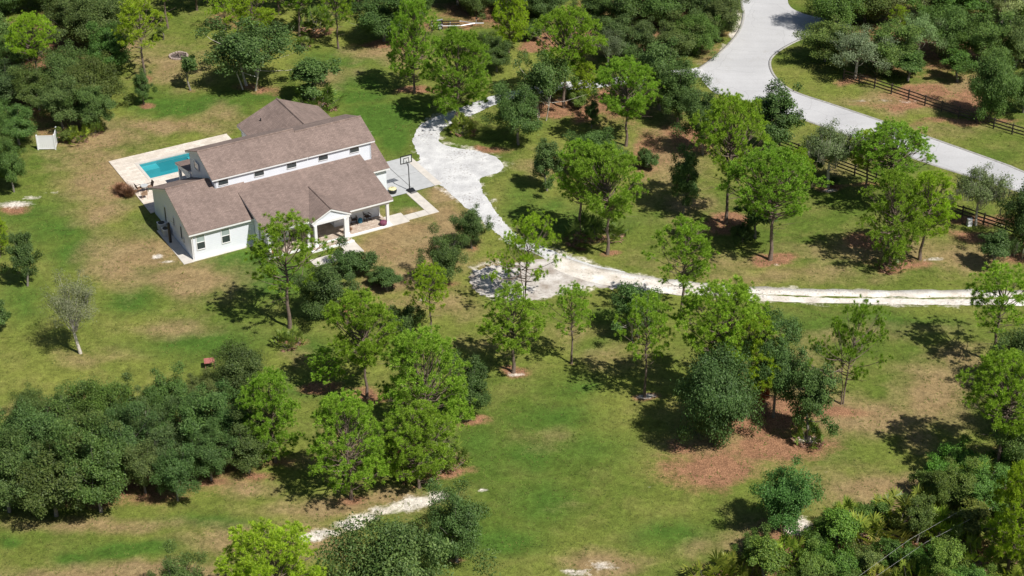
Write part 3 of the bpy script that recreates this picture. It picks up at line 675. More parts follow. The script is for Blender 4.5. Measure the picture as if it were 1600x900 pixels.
PROTO = {}
def make_pine(key, seed, H, Rw, cb, shape, nb, dens=1., lean=.25, stems=1):
    """trunk, rising limbs that end in flattened sprays of needle tufts; the sprays fill a dome with gaps"""
    rng = np.random.default_rng(seed); wd = Wood(); C = []; D = []
    def env(f):            # crown half width at height fraction f of the crown
        if shape == 'umb': return math.sin(math.pi*min(1., .22+.74*f))**.62*(.55+.45*min(1, f*2.2))
        if shape == 'full': return math.sin(math.pi*(.16+.80*f))**.60
        if shape == 'cone': return (1-f)**.6*.95+.10
        return math.sin(math.pi*(.20+.74*f))**.7
    lob = rng.uniform(0, 6.28, 3)
    for st in range(stems):
        az = rng.uniform(0, 6.28); sp = 1.3 if stems > 1 else lean
        hs = H*(1 if st == 0 else rng.uniform(.75, .95)); tz = np.linspace(0, 1, 9); bend = np.array([math.cos(az), math.sin(az), 0])
        tp = np.array([bend*sp*(t**1.4)+np.array([rng.normal()*.06, rng.normal()*.06, t*hs*.92]) for t in tz]); tp[0] = bend*(.12 if stems > 1 else 0); tp[0, 2] = -.1
        r0 = (.165 if stems == 1 else .085)*H/11; wd.limb(tp, r0*(1-.78*tz)+r0*.35*np.exp(-tz*14), 7)
        nbs = int(nb*1.5)//stems; holes = [(rng.uniform(0, 6.28), rng.uniform(.05, .95)) for _ in range(7)]
        for i in range(nbs):
            f = (i+rng.uniform(0, .9))/nbs; a = i*2.39996+rng.normal()*.25
            lobe = 1+.07*math.sin(a*2+lob[0]+f*2)+.09*math.sin(a*3+lob[1]+f*6)+.07*math.sin(a*5+lob[2]-f*9)
            if any(abs((a-ha+3.14159) % 6.28318-3.14159) < .42 and abs(f-hf) < .11 for ha, hf in holes) and f < .93: continue
            rr = Rw*env(f)*lobe*rng.uniform(.74, 1.08)*(.6 if rng.random() < .15 else 1.)
            ze = H*(cb+(1-cb)*f); hb = max(.12, cb*.86+(1-cb)*f*rng.uniform(.55, .8))
            base = np.array([np.interp(hb, tz, tp[:, q]) for q in range(3)]); ax = np.array([np.interp(min(1, ze/(hs*.92)), tz, tp[:, q]) for q in range(3)])
            e = np.array([ax[0]+math.cos(a)*rr, ax[1]+math.sin(a)*rr, ze*(hs/H)])
            t = np.linspace(0, 1, 6)[:, None]; L = np.linalg.norm(e-base)
            bp = base*(1-t)+e*t+np.array([0, 0, -.10*L])*np.sin(t*3.14)+np.array([-math.sin(a), math.cos(a), 0])*rng.normal()*.08*L*np.sin(t*3.14)
            wd.limb(bp, (.018+.010*L)*(1-.75*t[:, 0])*H/10, 5)
            out = np.array([math.cos(a), math.sin(a), 0]); lowf = f < .18
            nt_ = int((13 if not lowf else 8)*dens*rng.uniform(.7, 1.3)); sr = (.36+.05*Rw)*(1. if not lowf else .8)*rng.uniform(.8, 1.25)
            q = rng.normal(size=(nt_, 3))*[sr*.58, sr*.58, sr*.34]; q[:, 2] -= .25*(q[:, 0]**2+q[:, 1]**2)
            P = e+q; C.append(P); D.append(out*.45+np.array([0, 0, .75])+q*.7)
            for j in range(0, nt_, 3): wd.limb(np.array([bp[4], (bp[4]+P[j])/2+[0, 0, -.04], P[j]]), [.018, .013, .007], 3)
            if rng.random() < .55: g = bp[3]+rng.normal(size=(3, 3))*.22; C.append(g); D.append(np.tile([0, 0, 1.], (3, 1)))
        for k in range(6 if stems == 1 else 1):
            hb = cb*rng.uniform(.45, 1.); a = rng.uniform(0, 6.28); b0 = np.array([np.interp(hb, tz, tp[:, q]) for q in range(3)]); L = rng.uniform(.5, 1.7)*Rw*.5
            t = np.linspace(0, 1, 5)[:, None]; wd.limb(b0+np.array([math.cos(a), math.sin(a), .25])*L*t+rng.normal(size=3)*.2*t**2, .03*(1-.8*t[:, 0]), 4)
        m = 14; C.append(tp[-1]+rng.normal(size=(m, 3))*[.45, .45, .22]+[0, 0, .1]); D.append(np.tile([0, 0, 1.], (m, 1)))
    C = np.concatenate(C); D = np.concatenate(D); D /= np.linalg.norm(D, axis=1)[:, None]
    V, Fq = tufts(rng, C, D, .30, 44, .0155)
    w = np.percentile(np.hypot(C[:, 0], C[:, 1]), 90)+.1; top = C[:, 2].max()+.2
    PROTO[key] = dict(tr=wd.mesh('pine_trunk', M['bark']), cr=npmesh('pine_crown', V, Fq, M['needle']), w=2*w, h=top)
def make_oak(key, seed, H, Rw, cb, nclump=70, leaves=26000, leafmat_='oakleaf', bark='oakbark', stems=1, size=.115, clr=(.62, 1.0), openness=0., moss=0, low=-.35):
    rng = np.random.default_rng(seed); wd = Wood(); cz = H*(cb+1)/2; rz = H*(1-cb)/2
    k = np.arange(nclump)+.5; ph = np.arccos(1-2*k/nclump); th = k*2.39996
    nrm = np.stack([np.cos(th)*np.sin(ph), np.sin(th)*np.sin(ph), np.cos(ph)], 1)+rng.normal(size=(nclump, 3))*.16
    nrm = nrm[nrm[:, 2] > low-.3] if low > -1 else nrm; n = len(nrm)
    lob = 1+.20*np.sin(2*th[:n]+seed)+rng.normal(size=n)*.22
    rr = rng.uniform(clr[0], clr[1], n)*lob; inner = rng.random(n) < .22; rr[inner] *= .55
    cc = nrm*rr[:, None]*[Rw*.86, Rw*.86, rz*.86]+[0, 0, cz]; cr_ = Rw*rng.uniform(.13, .27, n)
    for s in range(stems):
        a = rng.uniform(0, 6.28); o = np.array([math.cos(a), math.sin(a), 0])*(.55 if stems > 1 else 0); t = np.linspace(0, 1, 6)[:, None]
        topp = np.array([o[0]*2.5, o[1]*2.5, cz]) if stems > 1 else np.array([rng.normal()*.3, rng.normal()*.3, cz])
        tp = o*(1-t)+(topp)*t+np.array([rng.normal()*.1, rng.normal()*.1, 0])*np.sin(t*3.14); tp[0, 2] = -.1
        r0 = .026*H if stems == 1 else .0085*H; wd.limb(tp, r0*(1-.62*t[:, 0]), 7)
        for i in rng.permutation(n)[:max(8, int(n*.55/stems))]:
            b0 = tp[rng.integers(2, 5)]; e = cc[i]; t2 = np.linspace(0, 1, 5)[:, None]
            bp = b0*(1-t2)+e*t2+np.array([0, 0, -.12*np.linalg.norm(e-b0)])*np.sin(t2*3.14)*.6+rng.normal(size=3)*.12*np.sin(t2*6.28); wd.limb(bp, .05*H/8*(1-.8*t2[:, 0]), 4)
    share = cr_**2/np.sum(cr_**2); cnt = (share*leaves).astype(int)
    idx_ = np.repeat(np.arange(n), cnt); m = len(idx_); dv = rot_frames(rng, m)
    rad = cr_[idx_]*np.clip(rng.normal(.84, .26, m), .1, 1.7)
    bumpy = 1+.22*np.sin(dv[:, 0]*7+idx_)*np.sin(dv[:, 1]*6+idx_*2)*np.cos(dv[:, 2]*5)
    P = cc[idx_]+dv*(rad*bumpy)[:, None]*[1.1, 1.1, .85]
    if openness: P = P[rng.random(m) > openness]; dv = dv[:len(P)]
    P = P[(P[:, 2] > .12)]; dv = dv[:len(P)]
    nn = (P-[0, 0, cz-rz*.4]); nn /= np.linalg.norm(nn, axis=1)[:, None]
    V, Fq = leaf_quads(rng, P, nn*.7+np.array([0, 0, .45]), size)
    ext = np.percentile(np.hypot(P[:, 0], P[:, 1]), 94)
    PROTO[key] = dict(tr=wd.mesh('oak_trunk', M[bark]), cr=npmesh('oak_crown', V, Fq, M[leafmat_]), w=2*ext, h=P[:, 2].max())
    if moss:
        q = P[rng.permutation(len(P))[:moss]]; q = q[q[:, 2] < cz+rz*.6]; base = np.repeat(q, 14, 0)+rng.normal(size=(len(q)*14, 3))*.12
        ln = rng.uniform(.3, 1.1, len(base))[:, None]; sw = rng.normal(size=(len(base), 3))*.05; s = np.tile([.02, .015, 0], (len(base), 1))*rng.choice([-1, 1], len(base))[:, None]
        dn = np.array([0, 0, -1.])*ln+sw
        VV = np.stack([base-s, base+s, base+dn+s*.5, base+dn-s*.5], 1).reshape(-1, 3)
        PROTO[key]['ms'] = npmesh('moss', VV, np.arange(len(VV)).reshape(-1, 4), M['moss'])
def make_fans(key, seed, n, Rw, H, mat_='fan', blades=13, dead=True, bl=.62, trunkh=0.):
    rng = np.random.default_rng(seed); V = []; DV = []; wd = Wood()
    for i in range(n+(n//3 if dead else 0)):
        isd = i >= n; a = rng.uniform(0, 6.28); rr = Rw*math.sqrt(rng.uniform(.0, 1))*.72 if not trunkh else 0
        o = np.array([math.cos(a)*rr, math.sin(a)*rr, trunkh]); a2 = a+rng.normal()*.8
        el = rng.uniform(.35, 1.35) if not isd else rng.uniform(-.1, .3); L = H*rng.uniform(.45, .8)*(1 if not isd else .45)
        dr = np.array([math.cos(a2)*math.cos(el), math.sin(a2)*math.cos(el), math.sin(el)]); c = o+dr*L
        if not isd and i % 2 == 0: wd.limb([o, o+dr*L*.5, c], [.02, .016, .012], 3)
        side = np.cross(dr, [0, 0, 1.]); side /= np.linalg.norm(side)+1e-9; upn = np.cross(side, dr)
        B = bl*rng.uniform(.7, 1.15)
        for b in range(blades):
            t = (b/(blades-1)-.5)*3.6; k = dr*math.cos(t)+side*math.sin(t)+upn*rng.normal()*.10+np.array([0, 0, -.12]); k /= np.linalg.norm(k)
            s = np.cross(k, upn); s /= np.linalg.norm(s)+1e-9; tip = c+k*B; md = c+k*B*.5
            (DV if isd else V).extend([c, md+s*.045, tip-np.array([0, 0, .10*B]), md-s*.045])
    V = np.array(V); wd.limb([[0, 0, -.05], [0, 0, max(.15, trunkh)]], [.12, .09], 6)
    PROTO[key] = dict(tr=wd.mesh('stems', M['oakbark']), cr=npmesh('fronds', V, np.arange(len(V)).reshape(-1, 4), M[mat_]), w=2*(Rw*.72+H*.45), h=H*.95+trunkh)
    if DV: DV = np.array(DV); PROTO[key]['dd'] = npmesh('dead_fronds', DV, np.arange(len(DV)).reshape(-1, 4), M['deadfan'])
def make_bush(key, seed, H, Rw, leaves, m_='oakleaf', size=.09):
    make_oak(key, seed, H, Rw, .04, 34, leaves, m_, 'oakbark', 3, size, (.6, 1.), 0, 0, -.8)
def make_grass_clump(key, seed):
    rng = np.random.default_rng(seed); n = 700; a = rng.uniform(0, 6.28, n); el = rng.uniform(.5, 1.5, n); L = rng.uniform(.7, 1.35, n)
    o = rng.normal(size=(n, 3))*[.2, .2, 0]; d = np.stack([np.cos(a)*np.cos(el), np.sin(a)*np.cos(el), np.sin(el)], 1)
    md = o+d*L[:, None]*.6; tip = o+d*L[:, None]*[1.35, 1.35, .85]; s = np.stack([-np.sin(a), np.cos(a), 0*a], 1)*.03
    V = np.stack([o, md+s, tip, md-s], 1).reshape(-1, 3); wd = Wood(); wd.limb([[0, 0, -.05], [0, 0, .2]], [.2, .1], 6)
    PROTO[key] = dict(tr=wd.mesh('root_clump', M['bark']), cr=npmesh('grass_blades', V, np.arange(len(V)).reshape(-1, 4), M['brownblade']), w=2.4, h=1.25)
make_pine('tallA', 11, 12, 2.9, .46, 'full', 66); make_pine('tallB', 12, 11, 2.7, .38, 'full', 64)
make_pine('umbA', 21, 12, 3.9, .48, 'umb', 92, 1.1); make_pine('umbB', 22, 10, 3.5, .42, 'umb', 84, 1.05)
make_pine('fullA', 31, 10, 3.2, .20, 'full', 96, 1.05); make_pine('fullB', 32, 9, 2.7, .18, 'full', 84)
make_pine('looseA', 41, 9.5, 2.5, .46, 'loose', 34, .9); make_pine('looseB', 42, 8, 3.2, .40, 'loose', 40, .8, .3, 4)
make_oak('oakA', 1, 8, 4.0, .05, 105, 46000, low=-.75, size=.095, clr=(.55, 1.05)); make_oak('oakB', 2, 7.5, 3.8, .05, 96, 42000, moss=90, low=-.75, size=.095, clr=(.5, 1.08)); make_oak('oakC', 3, 8.5, 3.6, .08, 88, 40000, low=-.6, size=.095, clr=(.5, 1.08))
make_oak('oakD', 4, 7, 3.0, .14, 64, 30000, size=.082, low=-.6); make_oak('oakS', 5, 4.2, 1.7, .26, 26, 9500, size=.075)
make_oak('oakT', 6, 5.5, 1.9, .12, 52, 18000, size=.070, clr=(.55, 1.), low=-.6); make_oak('grey', 7, 6.5, 3.0, .22, 60, 15000, 'greyleaf', 'palebark', 1, .075, moss=60)
make_oak('bare', 8, 7, 2.6, .34, 110, 12500, 'greyleaf', 'palebark', 1, .055); make_oak('multi', 9, 6.5, 3.2, .30, 50, 20000, 'oakleaf', 'palebark', 5, .09)
make_oak('sapling', 10, 3.2, 1.1, .22, 18, 3600, size=.07, clr=(.4, 1.))
make_fans('palmA', 51, 44, 1.5, 1.5); make_fans('palmB', 52, 26, .7, 1.4); make_bush('bushA', 61, 2.4, 1.9, 19000, size=.065); make_bush('bushB', 62, 1.8, 1.4, 12000, size=.060)
make_grass_clump('browngrass', 71)
names = {'pine': ('trunk', 'crown'), 'oak': ('trunk', 'crown')}
rt = random.Random(77); PLANTS = []
def plant(key, bx, by, ty, wpx, label, cat='tree', group=None, tint=(1, 1, 1), name=None, cx=None):
    rt = random.Random(int(bx*131+by*17)); P = PROTO[key]; g = G(bx, by); h = hgt(bx, by, ty); w = wpx*depth(g+[0, 0, h*.7])/FPX
    nm = name or ('pine_tree' if key[:3] in ('tal', 'umb', 'ful', 'loo') else 'oak_tree' if key in ('oakA', 'oakB', 'oakC', 'oakD', 'oakS', 'oakT', 'multi', 'sapling') else 'grey_tree' if key in ('grey', 'bare') else 'palmetto_bush' if key[:4] == 'palm' else 'leafy_bush')
    e = empty(nm, (g[0], g[1], 0), rt.uniform(0, 6.28), label, cat, group)
    s = w/P['w']; sz = h/P['h']; sz = min(max(sz, s*.55), s*1.9); e.scale = (s, s, sz)
    v = rt.uniform(.88, 1.14); col = (tint[0]*v*rt.uniform(.93, 1.07), tint[1]*v, tint[2]*v*rt.uniform(.9, 1.1), 1)
    isf = key[:4] == 'palm' or key == 'browngrass'
    a = link('stem_cluster' if isf else 'trunk', P['tr'], e); b = link(('fronds' if key != 'browngrass' else 'blades') if isf else 'crown', P['cr'], e); b.color = col
    if 'ms' in P: link('hanging_moss', P['ms'], e)
    if 'dd' in P: link('dead_fronds', P['dd'], e)
    if cx is not None:
        off = (cx-bx)*depth(g)/FPX/h; e.rotation_euler = (0, math.atan(off*.8), 0)
    return e
BR, DK, MD, YL = (1.0, 1.0, 1.0), (.80, .86, .85), (.92, .95, .9), (1.25, 1.12, .8)
gp_ = 'slash pines scattered over the lawns'
PINES = [
 ('umbA',62,135,20,72,'bright lime pine standing alone above the dark oak wood near the upper left corner',YL),
 ('looseA',226,122,-6,74,'thin tall pine in the upper left, just left of the stone fire ring',YL),
 ('tallA',262,44,-75,60,'bare trunked pine behind the fire ring, its crown cut by the top edge',BR),
 ('looseB',352,46,-22,60,'slim light pine at the top, behind and left of the big clumped oak',YL),
 ('tallB',400,80,-14,72,'bushy pine directly behind the big clumped oak near the top edge',YL),

 ('umbB',308,16,-70,84,'pine trunk right of the fire ring pine, crown above the top edge',MD),
 ('tallB',372,10,-80,70,'straight pine trunk above the big clumped oak, crown out of the picture',MD),
 ('umbB',436,22,-60,80,'pine at the top between the clumped oak and the dark palmettos',MD),
 ('tallA',505,14,-78,70,'bare pine trunk at the top edge, above the dark palmettos',MD),
 ('umbB',560,16,-66,84,'pine at the top edge between the slender pine and the round dark oak',MD),
 ('tallA',468,58,-60,66,'pine with grey trunk beside the dark palmettos at the top edge',BR),
 ('looseA',529,76,-30,56,'slender pine trunk left of the round dark oak near the top centre',YL),
 ('fullA',648,146,-4,78,'tall pine in its own brown mulch ring on the lawn behind the house',BR),
 ('fullB',715,192,44,98,'broad pine at the bend of the white driveway, yellow ferns at its foot',MD),
 ('fullB',795,82,-20,54,'narrow pine right of the parked trailer near the top edge',YL),
 ('umbA',881,168,12,106,'wide pine with a leaning dark trunk by the red mulch bed beyond the driveway loop',MD),
 ('fullB',912,158,98,44,'small pale pine right of the red mulch bed',YL),
 ('umbB',978,228,90,100,'round crowned pine hiding the middle of the driveway loop, near the road end',MD),
 ('umbA',1134,350,150,114,'tall pine with red mulch at its base, left of the domed pine',BR),
 ('umbA',1203,406,235,140,'large domed pine over a red mulch ring, right of centre above the curved track',MD),
 ('umbA',1386,330,196,116,'back pine of the tall bright group in front of the pale road',BR),
 ('fullA',1388,416,268,92,'front pine of the tall bright group, foliage down to its palmetto foot',BR),
 ('tallB',1437,406,268,84,'slim pine with a clean dark trunk at the right of the tall bright group',YL),
 ('tallA',1352,300,205,66,'half hidden pine at the left rear of the tall bright group by the fence',YL),
 ('tallA',905,372,218,84,'left one of the twin pines above the curved track',BR),
 ('umbB',949,397,226,112,'right one of the twin pines above the curved track',BR),
 ('looseA',1065,503,343,98,'open young pine standing just below the white curved track',BR),
 ('looseB',820,474,333,112,'multi stemmed airy tree standing in the white gravel turnout',YL),
 ('looseA',673,527,412,60,'slim young pine in front of the brown patch below the porch',YL),
 ('looseA',453,512,336,112,'pine in front of the house whose crown hides the left end of the porch',MD),
 ('umbB',573,622,457,110,'flat topped pine with forked bare limbs in the middle of the lower left lawn',BR),
 ('looseA',515,612,553,70,'small leaning pine beside the round mulch patch, left of the flat topped pine',BR),
 ('tallB',802,582,450,96,'dense pine in a pale mulch ring below the gravel turnout',BR),
 ('looseA',893,568,444,62,'slender pine right of the dense pine below the gravel turnout',BR),
 ('looseA',1007,620,458,76,'thin dark trunked pine with pale stones at its foot on the open lawn',BR),
 ('umbA',1128,640,448,150,'widest flat crowned pine, spreading above the dark oak below the curved track',BR),
 ('tallB',1165,650,492,90,'pine rising between the dark oaks under the widest flat crown',YL),
 ('looseB',1316,632,466,118,'ragged pine with bare lower limbs alone on the right lawn, a shadow beside it',DK),
 ('looseA',1548,565,418,108,'forked pine at the right edge in front of the end of the white track',BR),
 ('umbA',1556,742,558,140,'big leaning pine at the right edge casting the large round shadow',MD),
 ('fullB',1575,892,722,92,'bright bushy pine in the lower right thicket',YL),
 ('fullA',668,700,514,140,'largest bushy pine of the clump in the lower centre',BR),
 ('fullA',655,762,632,104,'front pine of the lower centre clump with a pale bare stem',BR),
 ('fullA',549,780,614,122,'bushy pine with a double trunk beside the big oval shadow, left of the lower clump',BR),
 ('fullB',430,722,583,90,'bright pine at the right end of the long dark oak grove',BR),
 ('umbB',440,985,822,150,'pine cut by the bottom edge at the lower left of the sandy track',YL),
 ('fullB',0,402,338,34,'bright young pine cut by the left edge level with the house',YL),
 ('looseA',1402,60,8,32,'small lime green pine poking out of the upper right wood',YL),
 ('tallB',1245,318,232,40,'small pine hidden behind the domed pine at the fence',YL)]
for k, x, y, t, w, lab, tint in PINES: plant(k, x, y, t, w, lab, 'pine', gp_, tint)
OAKS = [
 ('multi',392,138,30,140,'big rounded oak clump with several pale stems behind the house',DK),
 ('oakS',490,158,91,74,'low spreading dark shrub oak behind the rear roof of the house',DK),
 ('oakT',225,163,108,32,'young dark tree left of the sapling on the upper left lawn',DK),
 ('sapling',298,141,88,34,'sapling below the stone fire ring',MD),
 ('sapling',255,62,38,26,'tiny bright green sapling above the fire ring',YL),
 ('oakC',600,64,-16,98,'round dark oak on brown mulch at the top, left of the trailer',DK),
 ('oakT',43,447,358,50,'dark oval young oak on the left lawn',DK),
 ('oakS',-2,528,474,44,'dark young oak cut by the left edge below the oval one',DK),
 ('bare',126,552,422,92,'half bare grey tree with a pale leaning trunk on the left lawn',BR),
 ('oakD',810,226,122,86,'dark oak at the driveway loop, left of the red mulch bed',DK),
 ('multi',848,186,78,84,'oak on thin white stems left of the red mulch bed',MD),
 ('oakD',776,112,48,60,'olive green oak behind the driveway bend',MD),
 ('oakD',1030,172,50,96,'rounded oak close to the mouth of the driveway',MD),
 ('oakC',1058,196,95,72,'oak right behind the round crowned pine, near the road end',DK),
 ('oakD',1098,242,126,78,'dark green oak between the round crowned pine and the road',DK),
 ('oakT',1205,238,128,84,'open dark tree standing alone beside the pale road',DK),
 ('grey',1294,292,192,98,'greyish olive tree leaning over the black rail fence, in front of the road',(.62,.72,.5)),
 ('grey',1525,352,260,92,'thin greyish tree with a white trunk inside the fence near the right edge',(.66,.74,.5)),
 ('oakS',1550,420,364,52,'young oak on the lawn near the right edge above the track',DK),
 ('oakB',1602,395,258,96,'dense dark oak cut by the right edge behind the fence corner',DK),
 ('oakT',1067,334,226,50,'narrow dark oak in the shade between the twin pines and the mulched pine',DK),
 ('oakS',1180,372,312,60,'small dark oak at the right foot of the pine in red mulch',DK),
 ('oakD',934,272,194,86,'dark oak tucked behind the twin pines',DK),
 ('oakT',855,298,214,52,'slim dark oak left of the twin pines',DK),
 ('oakD',737,388,316,60,'dark oak at the right of the brown patch, beside the driveway curve',DK),
 ('oakD',692,450,358,72,'dark oak below the brown patch in front of the house',DK),
 ('oakT',924,200,152,26,'small dark conical tree by the red mulch bed',DK),
 ('oakD',735,656,542,78,'dark oak at the right rear of the lower centre pine clump',DK),
 ('multi',992,528,446,88,'grey green oak with white forked stems just below the track',(.8,.9,.8)),
 ('oakA',1118,694,532,128,'large dark oak with the crown to the ground above the brown patch',DK),
 ('oakC',1208,652,486,84,'tall dark oak right of the widest flat crowned pine',DK),
 ('oakT',1264,686,562,72,'dark oak at the right end of the mulched oak group',DK),
 ('oakD',1224,832,714,102,'bluish dark oak alone on the lower right lawn',(.72,1.0,.88)),
 ('oakD',714,878,756,102,'oak with a pale trunk at the end of the sandy track near the bottom',DK),
 ('oakA',618,985,812,190,'broad oak cut by the bottom edge beside the sandy track',MD),
 ('oakD',284,958,862,86,'small oak cut by the bottom edge, left of the bottom pine',MD),
 ('oakS',606,455,422,44,'low round shrub oak at the lower left of the brown patch',DK),
 ('oakD',512,500,398,92,'dark oak behind the front walk, right of the pine hiding the porch',DK),
 ('grey',950,110,44,60,'dull grey tree among the oaks behind the driveway loop',(.5,.55,.42))]
for k, x, y, t, w, lab, tint in OAKS: plant(k, x, y, t, w, lab, 'oak' if k not in ('grey', 'bare') else 'tree', 'broadleaf trees scattered over the lawns', tint)
ORD = ['first', 'second', 'third', 'fourth', 'fifth', 'sixth', 'seventh', 'eighth', 'ninth', 'tenth', 'eleventh', 'twelfth']
def wood_row(lst, rowname, woodname, group, kinds, tint, H=86, W=92, cat='oak'):
    for i, it in enumerate(lst):
        x, y = it[0], it[1]; hs_ = rt.uniform(.80, 1.16); dh = it[2]*hs_ if len(it) > 2 else H*hs_; w = it[3]*rt.uniform(.85, 1.08) if len(it) > 3 else W*rt.uniform(.85, 1.15)
        k = it[4] if len(it) > 4 else rt.choice(kinds)
        plant(k, x, y, y-dh, w, f'{cat} {ORD[i]} from the left in the {rowname}, {woodname}'.replace('row cut by the top edge', 'top edge row').replace('row along the top edge', 'upper row'), cat, group, tuple(c*rt.uniform(.85, 1.1) for c in tint))
OK_ = ['oakA', 'oakB', 'oakC', 'oakD']
n1, g1 = 'dark upper left wood', 'oaks of the upper left wood'
wood_row([(-60,-45),(0,-40),(60,-48),(118,-40),(175,-50),(235,-38)], 'rearmost row', n1, g1, OK_, DK)
wood_row([(-40,22),(20,18),(78,14),(132,16),(180,26)], 'row along the top edge', n1, g1, OK_, DK)
wood_row([(-20,85),(36,98,78,86),(110,70),(155,78),(178,112,80,72)], 'middle row', n1, g1, OK_, MD)
wood_row([(10,165),(62,172,80,84),(112,150),(150,170,92,92)], 'third row from the top', n1, g1, OK_, MD)
wood_row([(-22,235),(30,226,84,70),(98,200,80,78),(148,204,86,66)], 'row behind the white screen', n1, g1, OK_, MD)
wood_row([(-8,288,70,66),(22,300,92,52)], 'front row', n1, g1, ['oakD', 'oakC'], MD)
n2, g2 = 'long lower left grove', 'oaks of the lower left grove'
wood_row([(55,672,64,70),(115,684,84,96),(165,690,100,100),(215,690,92,96),(262,668,88,84),(312,640,60,60,'oakD'),(380,625,104,96)], 'back row', n2, g2, OK_, MD)
wood_row([(-5,752,118,110),(60,748,112,112),(130,742,112,116),(195,738,110,108),(255,725,100,90),(318,706,96,90),(372,698,96,82)], 'middle row', n2, g2, OK_, MD)
wood_row([(15,800,120,120),(88,806,128,124),(158,800,124,112),(278,782,98,72,'oakD'),(228,770,96,84),(330,750,86,76,'oakD'),(390,738,90,80,'oakD')], 'front row', n2, g2, OK_, MD)
n3, g3 = 'wood left of the road', 'oaks left of the cul de sac'
wood_row([(715,8,70,70),(760,2,74,74),(812,4,74,74),(858,6,70,70)], 'row above the trailer', n3, g3, OK_, (.62, .72, .66))
wood_row([(700,-22),(750,-18),(800,-16),(850,-22),(905,-20),(960,-26),(1015,-22),(1070,-24),(1125,-20)], 'row along the top edge', n3, g3, OK_, (.7, .8, .72))
wood_row([(742,24,60,60),(805,26,66,64),(850,30,60,60),(925,42,70,70),(975,46,80,80),(1030,40,84,90),(1085,44,84,80),(1128,40,70,66)], 'middle row', n3, g3, OK_, MD)
wood_row([(958,92,72,76),(1005,88,76,76),(1048,92,80,82),(1090,84,78,72),(1122,62,66,60)], 'front row', n3, g3, OK_, MD)
n4, g4 = 'upper right wood', 'trees of the upper right wood'
wood_row([(1290,-30),(1345,-34),(1400,-28),(1455,-34),(1510,-30),(1565,-34),(1625,-28)], 'row cut by the top edge', n4, g4, OK_, MD, 96, 112, cat='tree')
wood_row([(1300,46,88,96),(1352,34,90,100),(1404,40,90,84,'grey'),(1452,42,92,104),(1506,36,94,100),(1562,44,94,90,'grey'),(1618,40,94,104)], 'second row', n4, g4, OK_, (1.1, 1.15, .85), cat='tree')
wood_row([(1290,96,88,92),(1336,122,78,108,'grey'),(1386,112,100,84,'oakC'),(1432,96,84,84,'grey'),(1480,92,90,96),(1532,104,88,92),(1586,104,96,92),(1640,100,90,90)], 'third row', n4, g4, OK_, (1.05, 1.12, .85), cat='tree')
wood_row([(1418,126,40,52,'oakS'),(1496,128,50,50,'oakS'),(1546,190,112,96,'oakA'),(1598,176,74,70,'oakD')], 'front row behind the fence', n4, g4, OK_, (1.0, 1.15, .85), cat='tree')
# lower right thicket
n5, g5 = 'lower right thicket', 'bushes of the lower right thicket'
TK = ['palmA', 'bushA', 'bushB', 'palmA', 'bushA', 'palmB']
def thick(lst, rowname, H=42, W=64):
    for i, it in enumerate(lst):
        x, y = it[:2]; k = it[2] if len(it) > 2 else rt.choice(TK); dh = it[3] if len(it) > 3 else H*rt.uniform(.8, 1.3); w = it[4] if len(it) > 4 else W*rt.uniform(.8, 1.25)
        ti = (1.25, 1.3, .9) if 'bush' in k else (1.25, 1.25, .9)
        plant(k, x, y, y-dh, w, f'bush {ORD[i]} from the left in the {rowname}, {n5}', 'bush' if 'oak' not in k else 'oak', g5, tuple(c*rt.uniform(.8, 1.15) for c in ti))
thick([(1470,752),(1505,735),(1540,760),(1575,742),(1605,765),(1450,775)], 'rearmost row')
thick([(1285,838,'bushB',26,40),(1322,826),(1360,822,'bushA',42,60),(1400,818),(1440,806),(1480,800,'oakD',84,80),(1525,800,'oakD',84,84),(1570,812),(1606,800)], 'second row')
thick([(1272,868),(1310,862,'oakS',62,60),(1350,856),(1392,852),(1432,848,'oakT',78,56),(1476,846),(1518,842,'oakS',50,70),(1560,850),(1600,845)], 'third row')
thick([(1180,868,'bushA'),(1225,880),(1268,898),(1310,894),(1352,890,'bushA',40,70),(1395,886),(1438,884),(1480,880,'bushA'),(1522,884),(1604,884)], 'fourth row')
thick([(1110,918),(1150,905,'palmA'),(1195,912,'oakS',66,64),(1240,926),(1285,930),(1330,926,'bushA'),(1375,922),(1420,920),(1465,918,'oakT',80,60),(1510,920),(1556,925),(1600,920)], 'row along the bottom edge')
thick([(1130,958),(1180,955),(1232,965),(1290,968),(1345,962),(1400,960),(1460,958),(1520,962),(1580,960)], 'nearest row')
n6 = 'oaks at the right edge below the track'
for x, y, t, w, lab in ((1590,612,505,110,'dark oak cut by the right edge behind the forked pine'),(1606,690,560,90,'dark oak cut by the right edge behind the big leaning pine'),(1602,745,640,100,'dark oak cut by the right edge at the top of the thicket')):
    plant('oakA', x, y, t, w, lab, 'oak', n6, MD)
